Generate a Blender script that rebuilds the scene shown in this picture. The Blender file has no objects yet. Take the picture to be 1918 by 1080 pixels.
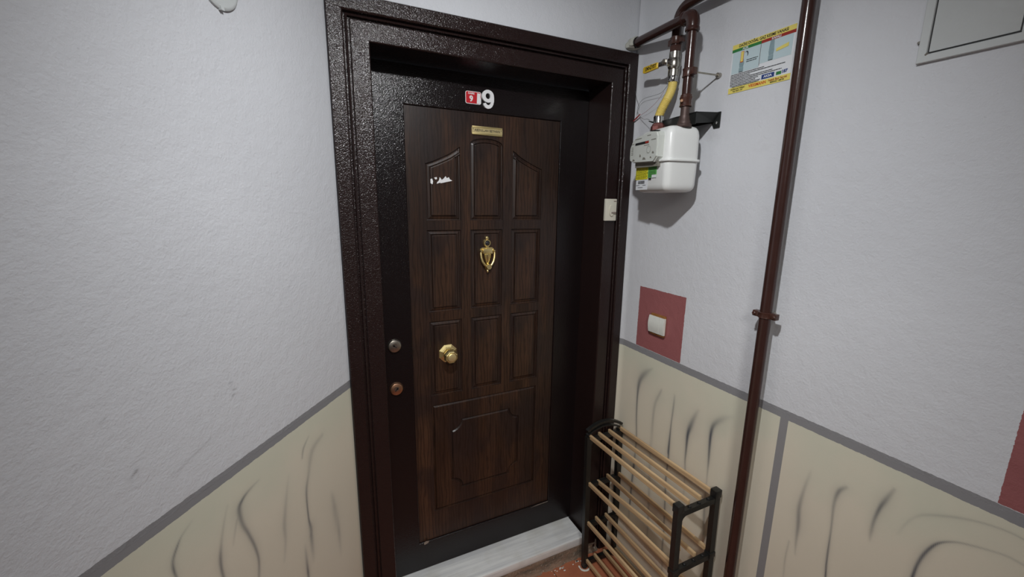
import bpy, bmesh, math, random
import numpy as np
from mathutils import Vector, Matrix
from mathutils.geometry import tessellate_polygon
random.seed(4)
S = bpy.context.scene
COL = S.collection
R = math.radians

# ------------------------------------------------------------------ camera
cam_data = bpy.data.cameras.new('camera')
cam = bpy.data.objects.new('camera', cam_data)
COL.objects.link(cam)
def cam_axes(yaw, pitch, roll):
    fw = Vector((math.sin(yaw)*math.cos(pitch), math.cos(yaw)*math.cos(pitch), math.sin(pitch)))
    rt = Vector((math.cos(yaw), -math.sin(yaw), 0))
    up = rt.cross(fw)
    r2 = rt*math.cos(roll)+up*math.sin(roll)
    u2 = -rt*math.sin(roll)+up*math.cos(roll)
    return r2, u2, fw
_r, _u, _f = cam_axes(R(25.76), R(-11.6), R(.765))
m = Matrix.Identity(4)
for i in range(3):
    m[i][0] = _r[i]; m[i][1] = _u[i]; m[i][2] = -_f[i]
m.translation = Vector((-.087, -1.45, 1.715))
cam.matrix_world = m
cam_data.sensor_width = 36
cam_data.lens = 784/1918*36
cam_data.clip_start = .02
S.camera = cam

# ------------------------------------------------------------------ light and exposure
S.view_settings.view_transform = 'Standard'
S.view_settings.look = 'None'
S.view_settings.gamma = 1
S.view_settings.use_curve_mapping = False
S.view_settings.exposure = 0.0
wd = bpy.data.worlds.new('world'); S.world = wd; wd.use_nodes = True
wd.node_tree.nodes['Background'].inputs[0].default_value = (.8, .9, 1, 1)
wd.node_tree.nodes['Background'].inputs[1].default_value = .05
LAMP = Vector((.13, -1.05, 2.50))
def spot(name, loc, target, power, color, radius, angle, blend):
    l = bpy.data.lights.new(name, 'SPOT'); l.energy = power; l.color = color
    l.shadow_soft_size = radius; l.spot_size = R(angle); l.spot_blend = blend
    o = bpy.data.objects.new(name, l); COL.objects.link(o); o.location = loc
    o.rotation_euler = (Vector(target)-Vector(loc)).to_track_quat('-Z', 'Y').to_euler()
    return o
spot('ceiling_lamp_light', LAMP, (.66, .0, 1.10), 68, (.97, .985, 1), .03, 132, 1.0)
spot('added_fill_spot', (-.15, -2.25, 2.30), (.72, 0, .40), 80, (1, .975, .93), .22, 60, 1.0)  # added fill spot behind the camera, lifts the dado and doorstep
al = bpy.data.lights.new('added_fill_area', 'AREA'); al.energy = 2.5; al.shape = 'RECTANGLE'; al.size = .9; al.size_y = .9; al.color = (1, .985, .95)  # unseen soft area light, added as fill for the lower walls
ao = bpy.data.objects.new('added_fill_area', al); COL.objects.link(ao); ao.location = (-.45, -2.30, 2.30)
ao.rotation_euler = (Vector((.6, 0, .6))-Vector(ao.location)).to_track_quat('-Z', 'Y').to_euler()

# ------------------------------------------------------------------ node helpers
class NT:
    def __init__(s, name):
        s.mat = bpy.data.materials.new(name); s.mat.use_nodes = True
        s.t = s.mat.node_tree; s.n = s.t.nodes; s.b = s.n['Principled BSDF']
    def new(s, ty, **kw):
        x = s.n.new(ty)
        for k, v in kw.items(): setattr(x, k, v)
        return x
    def link(s, a, b): s.t.links.new(a, b)
    def val(s, sock, v):
        if hasattr(v, 'is_output') or isinstance(v, bpy.types.NodeSocket): s.link(v, sock)
        else: sock.default_value = v
    def math(s, op, a, b=0.0, c=0.0, clamp=False):
        x = s.new('ShaderNodeMath', operation=op); x.use_clamp = clamp
        s.val(x.inputs[0], a); s.val(x.inputs[1], b); s.val(x.inputs[2], c)
        return x.outputs[0]
    def mix(s, f, a, b):
        x = s.new('ShaderNodeMix', data_type='RGBA')
        s.val(x.inputs[0], f); s.val(x.inputs[6], a if not isinstance(a, tuple) else (*a, 1)[:4]); s.val(x.inputs[7], b if not isinstance(b, tuple) else (*b, 1)[:4])
        return x.outputs[2]
    def coord(s):
        return s.new('ShaderNodeTexCoord').outputs['Object']
    def mapping(s, v, scale=(1, 1, 1), loc=(0, 0, 0), rot=(0, 0, 0)):
        x = s.new('ShaderNodeMapping'); s.link(v, x.inputs[0])
        x.inputs['Scale'].default_value = scale; x.inputs['Location'].default_value = loc; x.inputs['Rotation'].default_value = rot
        return x.outputs[0]
    def noise(s, v, scale, detail=2, rough=.5, dist=0):
        x = s.new('ShaderNodeTexNoise'); s.link(v, x.inputs['Vector'])
        x.inputs['Scale'].default_value = scale; x.inputs['Detail'].default_value = detail
        x.inputs['Roughness'].default_value = rough; x.inputs['Distortion'].default_value = dist
        return x.outputs['Fac']
    def ramp(s, f, *stops):
        x = s.new('ShaderNodeValToRGB'); s.link(f, x.inputs[0]); e = x.color_ramp.elements
        while len(e) < len(stops): e.new(.5)
        for i, (p, c) in enumerate(stops):
            e[i].position = p; e[i].color = (c, c, c, 1) if not isinstance(c, tuple) else (*c, 1)
        return x.outputs[0]
    def bump(s, h, strength, dist):
        x = s.new('ShaderNodeBump'); s.link(h, x.inputs['Height'])
        s.val(x.inputs['Strength'], strength); x.inputs['Distance'].default_value = dist
        s.link(x.outputs[0], s.b.inputs['Normal']); return x
    def set(s, color=None, rough=None, metal=None, spec=None, coat=None):
        if color is not None: s.val(s.b.inputs['Base Color'], (*color, 1) if isinstance(color, tuple) else color)
        if rough is not None: s.val(s.b.inputs['Roughness'], rough)
        if metal is not None: s.b.inputs['Metallic'].default_value = metal
        if spec is not None: s.b.inputs['Specular IOR Level'].default_value = spec
        if coat is not None: s.b.inputs['Coat Weight'].default_value = coat
        return s

def simple(name, color, rough=.5, metal=0.0, var=.12, vscale=30, bump=0, bscale=200, spec=.5):
    k = NT(name); c = k.coord(); n = k.noise(c, vscale, 3)
    dark = tuple(x*(1-var) for x in color); light = tuple(min(1, x*(1+var)) for x in color)
    k.set(k.mix(n, dark, light), rough, metal, spec)
    if bump: k.bump(k.noise(c, bscale, 2), 1.0, bump)
    return k.mat

M = {}
# hammered dark brown steel paint
def paint_mat(name, col, b):
    k = NT(name); c = k.coord()
    n = k.noise(c, 6, 3); sp = k.noise(c, 420, 2)
    col2 = tuple(x*1.6 for x in col)
    k.set(k.mix(k.math('MULTIPLY', n, sp), col, col2), .2, 0, .38)
    n1 = k.noise(c, 330, 1.0, .5); n2 = k.noise(c, 150, 1)
    k.bump(k.math('ADD', k.math('MULTIPLY', n1, .8), k.math('MULTIPLY', n2, .35)), 1.0, b)
    return k.mat
M['frame_paint'] = paint_mat('brown_hammered_paint', (.0140, .0074, .0068), .0017)
M['leaf_paint'] = paint_mat('dark_leaf_paint', (.0070, .0046, .0048), .0011)
# wood veneer
def wood_mat(name, off):
    k = NT(name); c = k.mapping(k.coord(), loc=off)
    # cathedral grain: warped vertical coordinate
    big = k.noise(k.mapping(c, scale=(9, 1, 1.1)), 1.0, 3, .6)
    w = k.new('ShaderNodeTexWave', wave_type='BANDS', bands_direction='X')
    k.link(k.mapping(c, scale=(1, 1, .16)), w.inputs['Vector'])
    w.inputs['Scale'].default_value = 22; w.inputs['Distortion'].default_value = 9
    w.inputs['Detail'].default_value = 3; w.inputs['Detail Scale'].default_value = 1.6
    g = k.noise(k.mapping(c, scale=(260, 1, 14)), 1.0, 2)
    bands = k.noise(k.mapping(c, scale=(15, 1, 1.6)), 1.0, 0)
    base = k.mix(k.ramp(big, (.32, 0), (.68, 1)), (.020, .0095, .0058), (.068, .0320, .0175))
    base = k.mix(k.ramp(bands, (.42, 0), (.6, .55)), base, (.022, .0135, .0115))
    blot = k.noise(k.mapping(c, scale=(5, 1, 3.2), loc=(7, 0, 2)), 1.0, 3, .55)
    base = k.mix(k.ramp(blot, (.50, 0), (.64, .8)), base, (.020, .0125, .0115))
    base = k.mix(k.math('MULTIPLY', k.ramp(w.outputs['Fac'], (.0, 1), (.42, 0)), .6), base, (.010, .005, .0035))
    base = k.mix(k.math('MULTIPLY', k.ramp(g, (.35, 1), (.55, 0)), .35), base, (.010, .0055, .004))
    k.set(base, .36, 0, .42)
    k.bump(k.math('ADD', g, k.noise(c, 60, 2)), .35, .0004)
    return k.mat
M['wood'] = wood_mat('brown_wood_veneer', (0, 0, 0))
M['wood_panel'] = wood_mat('brown_wood_veneer_panels', (.37, 0, .71))
M['brass'] = simple('polished_brass', (.95, .76, .36), .34, 1, .1, 40, .0001, 60)
M['brass_dull'] = simple('brass_plate', (.85, .70, .36), .42, .85, .08, 60)
M['steel'] = simple('worn_steel', (.42, .39, .34), .35, 1, .25, 90)
M['copper'] = simple('worn_copper_brass', (.55, .32, .2), .38, 1, .25, 90)
M['chrome'] = simple('chrome', (.72, .72, .70), .16, 1, .05, 50)
M['nickel'] = simple('nickel_valve', (.52, .50, .44), .27, 1, .15, 70)
M['glass_dark'] = simple('dark_lens', (.02, .02, .025), .06, 0, .05, 50, spec=.8)
M['pipe'] = simple('brown_gloss_pipe_paint', (.040, .0170, .0138), .2, 0, .18, 25, .0003, 60)
M['clamp'] = simple('brown_clamp_paint', (.055, .0215, .0150), .3, 0, .4, 60, .0006, 150)
M['plaster_blob'] = simple('gypsum_lump', (.50, .50, .44), .8, 0, .25, 60, .004, 90)
M['meter'] = simple('meter_white_enamel', (.72, .73, .71), .32, 0, .03, 12)
M['meter_box'] = simple('counter_box_plastic', (.56, .58, .54), .42, 0, .06, 25)
M['meter_box_under'] = simple('counter_mount_grey', (.20, .19, .16), .6, 0, .15, 25)
M['black'] = simple('black_print', (.012, .012, .013), .5, 0, .1, 30)
M['bracket'] = simple('dark_bracket_steel', (.022, .024, .023), .4, .3, .25, 40)
M['red_nut'] = simple('reddish_brass_nut', (.42, .17, .15), .3, .8, .35, 110)
M['rust_pipe'] = simple('rusty_threaded_pipe', (.085, .055, .048), .5, .4, .35, 100)
M['hose'] = simple('yellow_gas_hose', (.73, .56, .15), .45, 0, .1, 30)
M['yellow'] = simple('yellow_lever_sleeve', (.75, .50, .03), .4, 0, .12, 40)
M['st_yellow'] = simple('sticker_yellow', (.78, .66, .16), .35, 0, .04, 40)
M['st_green'] = simple('sticker_green', (.03, .20, .05), .35, 0, .08, 40)
M['st_red'] = simple('sticker_red', (.33, .03, .02), .35, 0, .08, 40)
M['st_blue'] = simple('sticker_blue', (.02, .05, .20), .35, 0, .08, 40)
M['st_sky'] = simple('sticker_pale_blue', (.52, .64, .67), .35, 0, .03, 20)
M['st_draw'] = simple('sticker_grey_drawing', (.25, .35, .38), .35, 0, .2, 120)
M['st_white'] = simple('sticker_white', (.74, .76, .78), .35, 0, .03, 20)
M['st_orange'] = simple('sticker_orange_print', (.60, .12, .02), .35, 0, .05, 20)
M['meter_yellow'] = simple('meter_sticker_yellow', (.68, .62, .03), .4, 0, .1, 90)
M['meter_green'] = simple('meter_sticker_green', (.10, .36, .08), .4, 0, .1, 90)
M['red_sign'] = simple('red_sign_enamel', (.52, .02, .03), .3, 0, .05, 30)
M['white_sign'] = simple('white_sign_enamel', (.80, .80, .80), .35, 0, .04, 30)
M['cream'] = simple('cream_plastic', (.66, .63, .53), .35, 0, .05, 25)
M['cream_dark'] = simple('dark_cream_marks', (.25, .20, .17), .5, 0, .15, 45)  # darker tone for the bell slot and indicator bar
M['switch_white'] = simple('switch_white_plastic', (.68, .69, .64), .3, 0, .05, 40)
M['switch_brown'] = simple('varnish_stained_frame', (.26, .115, .035), .3, 0, .35, 60)
M['rack_black'] = simple('black_plastic', (.010, .010, .0095), .38, 0, .2, 30, .0002, 150)
M['red_seal'] = simple('red_seal_plastic', (.30, .03, .03), .4)
M['wire'] = simple('thin_seal_wire', (.16, .17, .17), .45, .5)
M['panel_paint'] = simple('painted_white_steel', (.565, .59, .585), .42, 0, .02, 8, .0006, 60)
M['lump_white'] = simple('white_paint_drips', (.70, .70, .64), .6)
def slat_mat():
    k = NT('pine_slat'); c = k.coord()
    g = k.noise(k.mapping(c, scale=(160, 5, 160)), 1, 3)
    f = k.noise(k.mapping(c, scale=(8, 4, 8)), 1, 2)
    col = k.mix(k.ramp(g, (.3, 0), (.7, 1)), (.46, .31, .165), (.66, .48, .275))
    k.set(k.mix(k.ramp(f, (.4, 0), (.7, .45)), col, (.38, .23, .12)), .55)
    k.bump(g, .4, .0003); return k.mat
M['slat'] = slat_mat()
def marble_mat():
    k = NT('white_marble'); c = k.coord()
    g = k.noise(k.mapping(c, scale=(2.2, 38, 38)), 1, 4, .6)
    f = k.noise(c, 9, 4)
    col = k.mix(k.ramp(g, (.36, 0), (.62, 1)), (.60, .61, .62), (.82, .83, .82))
    k.set(k.mix(k.ramp(f, (.48, 0), (.72, .4)), col, (.50, .48, .42)), .35)
    k.bump(f, .2, .0006); return k.mat
M['marble'] = marble_mat()
def mortar_mat():
    k = NT('dirty_mortar'); c = k.coord()
    f = k.noise(k.mapping(c, scale=(8, 30, 40)), 1, 5, .7); g = k.noise(c, 120, 3)
    col = k.mix(k.ramp(f, (.35, 0), (.65, 1)), (.10, .085, .065), (.30, .19, .13))
    k.set(k.mix(k.ramp(g, (.6, 0), (.72, .7)), col, (.42, .40, .34)), .85)
    k.bump(k.noise(c, 70, 5, .7), 1, .006); return k.mat
M['mortar'] = mortar_mat()
def tile_mat():
    k = NT('terracotta_tile'); c = k.coord()
    f = k.noise(c, 14, 4, .6); g = k.noise(c, 110, 2)
    col = k.mix(f, (.28, .085, .045), (.47, .17, .085))
    col = k.mix(k.ramp(g, (.62, 0), (.75, .6)), col, (.15, .07, .05))
    k.set(col, .5); k.bump(g, .5, .0008); return k.mat
M['tile'] = tile_mat()

def wall_mat(name, side):
    """white roller plaster above, smooth beige imitation-marble dado below, grey lines, dark red patches"""
    k = NT(name); c = k.coord()
    sx = k.new('ShaderNodeSeparateXYZ'); k.link(c, sx.inputs[0])
    u = sx.outputs['Y' if side == 'right' else 'X']; z = sx.outputs['Z']
    wob = k.noise(c, 55, 4, .7)
    zw = k.math('ADD', z, k.math('MULTIPLY', k.math('SUBTRACT', wob, .5), .006))
    uw = k.math('ADD', u, k.math('MULTIPLY', k.math('SUBTRACT', k.noise(k.mapping(c, loc=(3, 3, 3)), 70, 4, .7), .5), .007))
    def rect(u0, u1, z0, z1, uu=None, zz=None):
        uu = uu or uw; zz = zz or zw
        a = k.math('MULTIPLY', k.math('GREATER_THAN', uu, u0), k.math('LESS_THAN', uu, u1))
        b = k.math('MULTIPLY', k.math('GREATER_THAN', zz, z0), k.math('LESS_THAN', zz, z1))
        return k.math('MULTIPLY', a, b)
    att = k.new('ShaderNodeAttribute', attribute_name='stroke').outputs['Fac']
    att2 = k.new('ShaderNodeAttribute', attribute_name='mark').outputs['Fac']
    n1 = k.noise(c, 3.2, 3); n2 = k.noise(k.mapping(c, loc=(5, 2, 7)), 6, 3)
    plaster = k.mix(n1, (.60, .612, .64), (.66, .672, .70))
    speck = k.ramp(k.noise(c, 90, 3, .6), (.70, 0), (.74, .5))
    plaster = k.mix(k.math('MULTIPLY', speck, .6), plaster, (.36, .36, .37))
    smudge = k.ramp(k.noise(k.mapping(c, scale=(1, 1, 1.5), loc=(1, 4, 2)), 4, 5, .65), (.62, 0), (.8, .35))
    plaster = k.mix(smudge, plaster, (.44, .42, .42))
    plaster = k.mix(att2, plaster, (.16, .15, .15))
    # dado : greener towards its upper border, warmer inside
    lowf = k.math('ADD', k.math('DIVIDE', k.math('SUBTRACT', 1.075, z), .17), k.math('MULTIPLY', k.math('SUBTRACT', n2, .5), 2.2), clamp=True)
    beige = k.mix(lowf, (.65, .65, .525), (.73, .675, .55))
    beige = k.mix(k.math('MULTIPLY', n1, .35), beige, (.58, .525, .425))
    beige = k.mix(att, beige, (.085, .095, .115))
    grey = (.25, .25, .26)
    is_dado = k.math('LESS_THAN', zw, 1.088)
    if side == 'right':
        beige = k.mix(rect(-.773, -.749, -1, 1.10, uu=u), beige, (.26, .255, .26))
    col = k.mix(is_dado, plaster, beige)
    col = k.mix(rect(-9, 9, 1.084, 1.112), col, grey)
    if side == 'right':
        rd = k.mix(n2, (.27, .092, .095), (.33, .118, .118))
        patch = k.math('MAXIMUM', rect(-.354, -.108, 1.113, 1.374), rect(-2.0, -1.20, 1.113, 1.374))
        col = k.mix(patch, col, rd)
    up = k.math('GREATER_THAN', zw, 1.10)
    k.set(col, k.math('ADD', .40, k.math('MULTIPLY', up, .16)), 0, .42)
    b = k.noise(c, 150, 3, .62); b2 = k.noise(c, 34, 3, .55)
    h = k.math('ADD', k.math('MULTIPLY', b, .55), k.math('MULTIPLY', b2, .9))
    lo = k.math('ADD', k.math('MULTIPLY', up, .82), .14)
    k.bump(k.math('MULTIPLY', h, lo), 1.0, .0018)
    return k.mat
M['wall_right'] = wall_mat('painted_wall_right', 'right')
M['wall_left'] = wall_mat('painted_wall_left', 'left')
def plain_wall():
    k = NT('plain_white_plaster'); c = k.coord(); n1 = k.noise(c, 3, 3)
    k.set(k.mix(n1, (.60, .612, .64), (.66, .672, .70)), .56, 0, .42)
    k.bump(k.math('ADD', k.math('MULTIPLY', k.noise(c, 150, 3, .62), .55), k.math('MULTIPLY', k.noise(c, 34, 3), .9)), 1, .0022)
    return k.mat
M['plaster'] = plain_wall()
def lamp_mat():
    k = NT('lamp_glow'); k.b.inputs['Emission Color'].default_value = (1, 1, 1, 1)
    k.b.inputs['Emission Strength'].default_value = 3; k.set((.8, .8, .8), .5); return k.mat
M['glow'] = lamp_mat()

# ------------------------------------------------------------------ mesh helpers (world coordinates; origin moved to the base)
class B:
    def __init__(s): s.v = []; s.f = []
    def add(s, vs, fs):
        o = len(s.v); s.v += [tuple(v) for v in vs]; s.f += [tuple(i+o for i in f) for f in fs]; return s
    def box(s, a, b, bev=0.0):
        x0, y0, z0 = [min(a[i], b[i]) for i in range(3)]; x1, y1, z1 = [max(a[i], b[i]) for i in range(3)]
        if bev <= 0:
            return s.add([(x0,y0,z0),(x1,y0,z0),(x1,y1,z0),(x0,y1,z0),(x0,y0,z1),(x1,y0,z1),(x1,y1,z1),(x0,y1,z1)],
                         [(0,3,2,1),(4,5,6,7),(0,1,5,4),(1,2,6,5),(2,3,7,6),(3,0,4,7)])
        bm = bmesh.new(); bmesh.ops.create_cube(bm, size=1)
        for v in bm.verts: v.co = Vector(((x0+x1)/2+v.co.x*(x1-x0), (y0+y1)/2+v.co.y*(y1-y0), (z0+z1)/2+v.co.z*(z1-z0)))
        bmesh.ops.bevel(bm, geom=bm.edges[:], offset=bev, segments=2, profile=.6, affect='EDGES')
        bm.verts.index_update(); s.add([v.co[:] for v in bm.verts], [[v.index for v in f.verts] for f in bm.faces]); bm.free(); return s
    def tube(s, pts, r, n=20, cap=True, flat=1.0):
        pts = [Vector(p) for p in pts]; rs = r if isinstance(r, (list, tuple)) else [r]*len(pts)
        vs = []; prev = None
        for i, p in enumerate(pts):
            d = (pts[min(i+1, len(pts)-1)]-pts[max(i-1, 0)]).normalized()
            if d.length < 1e-9: d = prev_d
            prev_d = d
            if prev is None:
                a = d.orthogonal().normalized()
                if abs(d.z) < .9: a = (Vector((0,0,1))-d*d.z).normalized()
            else: a = (prev-d*prev.dot(d)).normalized()
            prev = a; b = d.cross(a)
            for j in range(n):
                t = 2*math.pi*j/n; vs.append(p+(a*math.cos(t)+b*math.sin(t)*flat)*rs[i])
        fs = [(i*n+j, i*n+(j+1) % n, (i+1)*n+(j+1) % n, (i+1)*n+j) for i in range(len(pts)-1) for j in range(n)]
        if cap: fs += [tuple(range(n))[::-1], tuple((len(pts)-1)*n+j for j in range(n))]
        return s.add(vs, fs)
    def lathe(s, c, axis, prof, n=24, rot=0.0, close=True):
        """prof: list of (distance along axis, radius)"""
        c = Vector(c); ax = Vector(axis).normalized(); a = ax.orthogonal().normalized()
        if abs(ax.z) < .5: a = (Vector((0,0,1))-ax*ax.z).normalized()
        b = ax.cross(a); vs = []
        for d, r in prof:
            for j in range(n):
                t = 2*math.pi*j/n+rot; vs.append(c+ax*d+(a*math.cos(t)+b*math.sin(t))*r)
        fs = [(i*n+j, i*n+(j+1) % n, (i+1)*n+(j+1) % n, (i+1)*n+j) for i in range(len(prof)-1) for j in range(n)]
        if close: fs += [tuple(range(n))[::-1], tuple((len(prof)-1)*n+j for j in range(n))]
        return s.add(vs, fs)
    def prism(s, pts, d):
        """polygon of 3-D points extruded by vector d"""
        n = len(pts); d = Vector(d); p = [Vector(q) for q in pts]
        tri = tessellate_polygon([p])
        vs = p+[q+d for q in p]
        fs = [tuple(t) for t in tri]+[tuple(i+n for i in t)[::-1] for t in tri]+[(i, (i+1) % n, (i+1) % n+n, i+n) for i in range(n)]
        return s.add(vs, fs)
    def xf(s, mat):
        s.v = [tuple(mat @ Vector(v)) for v in s.v]; return s
    def mesh(s, name, mat, origin=(0,0,0), smooth=True, angle=38):
        o = Vector(origin); me = bpy.data.meshes.new(name)
        me.from_pydata([tuple(Vector(v)-o) for v in s.v], [], s.f)
        bm = bmesh.new(); bm.from_mesh(me); bmesh.ops.recalc_face_normals(bm, faces=bm.faces[:])
        if smooth:
            for f in bm.faces: f.smooth = True
            for e in bm.edges:
                if len(e.link_faces) == 2 and e.calc_face_angle(0) > R(angle): e.smooth = False
        bm.to_mesh(me); bm.free(); me.materials.append(mat); return me

def root(name, loc, label=None, cat=None, group=None, kind=None):
    o = bpy.data.objects.new(name, None); COL.objects.link(o); o.location = loc; o.empty_display_size = .05
    tag(o, label, cat, group, kind); return o
def tag(o, label=None, cat=None, group=None, kind=None):
    if label: o['label'] = label
    if cat: o['category'] = cat
    if group: o['group'] = group
    if kind: o['kind'] = kind
    return o
def world_loc(o):
    l = Vector(o.location)
    while o.parent: o = o.parent; l += Vector(o.location)
    return l
def part(name, b, mat, parent=None, origin=None, label=None, smooth=True, angle=38, kind=None):
    """one mesh object from builder b (world coordinates)"""
    pw = world_loc(parent) if parent else Vector((0,0,0))
    org = Vector(origin) if origin is not None else (pw if parent else Vector((0,0,0)))
    me = b.mesh(name, M[mat] if isinstance(mat, str) else mat, org, smooth, angle)
    o = bpy.data.objects.new(name, me); COL.objects.link(o)
    o.parent = parent; o.location = org-pw if parent else org
    if label: o['label'] = label
    if kind: o['kind'] = kind
    return o
def text_builder(txt, size, origin, xdir, ydir, depth=.0006, offset=0.0, align='CENTER', sx=1.0, shear=0.0):
    cu = bpy.data.curves.new('t', 'FONT'); cu.body = txt; cu.size = size; cu.extrude = depth; cu.offset = offset
    cu.align_x = align; cu.align_y = 'CENTER'; cu.resolution_u = 3; cu.shear = shear
    o = bpy.data.objects.new('t', cu); COL.objects.link(o)
    dg = bpy.context.evaluated_depsgraph_get(); dg.update()
    me = bpy.data.meshes.new_from_object(o.evaluated_get(dg))
    x = Vector(xdir).normalized(); y = Vector(ydir).normalized(); zz = x.cross(y); org = Vector(origin)
    b = B(); b.add([org+x*v.co.x*sx+y*v.co.y+zz*v.co.z for v in me.vertices], [list(p.vertices) for p in me.polygons])
    bpy.data.objects.remove(o); bpy.data.curves.remove(cu); bpy.data.meshes.remove(me)
    return b
def offset_loop(P, d):
    """inward offset of a counter-clockwise 2-D polygon by d (mitred)"""
    n = len(P); out = []
    for i in range(n):
        a = Vector(P[i-1]); b = Vector(P[i]); c = Vector(P[(i+1) % n])
        e1 = (b-a).normalized(); e2 = (c-b).normalized()
        n1 = Vector((-e1.y, e1.x)); n2 = Vector((-e2.y, e2.x)); mm = n1+n2
        if mm.length < 1e-6: mm = n1
        mm.normalize(); out.append(tuple(b+mm*(d/max(.35, mm.dot(n1)))))
    return out
STROKES_RIGHT = [
 [(-0.2156,1.0391,0.0044,0.15),(-0.1755,1.002,0.0139,0.5),(-0.1479,0.9538,0.0112,0.7),(-0.1416,0.8854,0.0049,0.8),(-0.1454,0.7841,0.0041,0.7),(-0.1558,0.6846,0.0041,0.6),(-0.1549,0.5932,0.0049,0.6),(-0.1531,0.5432,0.0066,0.9),(-0.1488,0.4466,0.0051,0.8),(-0.1478,0.35,0.0051,0.9),(-0.1464,0.2916,0.0034,0.2)],
 [(-0.277,0.9738,0.0028,0.1),(-0.2702,0.9567,0.0056,0.3),(-0.2472,0.8935,0.0073,0.3),(-0.2427,0.8227,0.0059,0.35),(-0.2447,0.7338,0.0089,0.2),(-0.2438,0.6697,0.0075,0.2),(-0.2646,0.3621,0.0061,0.4),(-0.2675,0.274,0.0046,0.3)],
 [(-0.3437,0.9751,0.0039,0.2),(-0.3436,0.9315,0.0039,0.5),(-0.3405,0.8578,0.0033,0.6),(-0.3399,0.8031,0.004,0.8),(-0.34,0.7287,0.0054,1),(-0.3423,0.6961,0.004,0.8),(-0.3407,0.5964,0.0041,0.8),(-0.3444,0.5386,0.0041,0.7),(-0.3557,0.3619,0.0041,0.7),(-0.3571,0.2837,0.0035,0.7),(-0.3657,0.1946,0.0028,0.5)],
 [(-0.4587,0.9661,0.0068,0.15),(-0.4457,0.9336,0.0093,0.4),(-0.4315,0.8865,0.0107,0.75),(-0.4237,0.8464,0.0072,1),(-0.4237,0.7824,0.0048,0.8),(-0.4243,0.7342,0.0037,0.6),(-0.4293,0.6929,0.0037,0.4),(-0.4353,0.5878,0.0024,0.15)],
 [(-0.5951,1.008,0.0057,0.08),(-0.5667,0.9878,0.0109,0.25),(-0.5401,0.9599,0.0103,0.5),(-0.5257,0.9336,0.0084,0.75),(-0.5213,0.8974,0.0064,1),(-0.5225,0.8466,0.0053,0.9),(-0.525,0.796,0.0043,0.7),(-0.5261,0.7506,0.0032,0.4),(-0.5277,0.7005,0.0032,0.25),(-0.5314,0.5967,0.0044,0.5),(-0.5405,0.4972,0.0044,0.3)],
 [(-0.8549,0.9692,0.004,0.05),(-0.8519,0.9499,0.0047,0.15),(-0.8445,0.8992,0.0048,0.35),(-0.84,0.8365,0.0062,0.55),(-0.8452,0.7798,0.0062,0.6),(-0.8471,0.7236,0.0035,0.4),(-0.8504,0.6791,0.0021,0.15)],
 [(-0.8287,0.7081,0.0022,0.25),(-0.8259,0.6479,0.0022,0.3),(-0.8293,0.5781,0.0022,0.2)],
 [(-0.9425,0.9734,0.0052,0.3),(-0.928,0.9502,0.0053,0.65),(-0.9227,0.9062,0.0042,0.5),(-0.9267,0.8356,0.0024,0.55),(-0.929,0.7746,0.0024,0.8),(-0.9312,0.7232,0.0024,0.9),(-0.9352,0.6781,0.0024,1)],
 [(-1.038,1.0328,0.0043,0.3),(-1.0267,0.9946,0.0059,0.6),(-1.0186,0.9646,0.0045,0.8),(-1.013,0.9243,0.0041,0.6),(-1.0118,0.8874,0.0041,0.4),(-1.0127,0.8624,0.0026,0.1)],
 [(-1.0608,0.9227,0.0024,0.05),(-1.0709,0.9582,0.0028,0.15),(-1.0835,0.9874,0.0031,0.15),(-1.1025,1.0092,0.003,0.25),(-1.145,1.0361,0.0027,0.3),(-1.1851,1.0537,0.0021,0.3),(-1.2234,1.0621,0.0016,0.3),(-1.2455,1.0612,0.0016,0.3)],
 [(-1.1045,0.8195,0.0035,1),(-1.1045,0.8381,0.0035,1),(-1.1072,0.8743,0.0035,0.9),(-1.1138,0.9101,0.0038,0.9),(-1.1255,0.9444,0.0029,0.95),(-1.1388,0.9651,0.002,0.8),(-1.1584,0.9816,0.0015,0.5),(-1.1829,0.9933,0.0015,0.4),(-1.2138,1.0045,0.0014,0.3),(-1.2324,1.009,0.0013,0.3),(-1.2545,1.0082,0.0012,0.3)],
]
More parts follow.
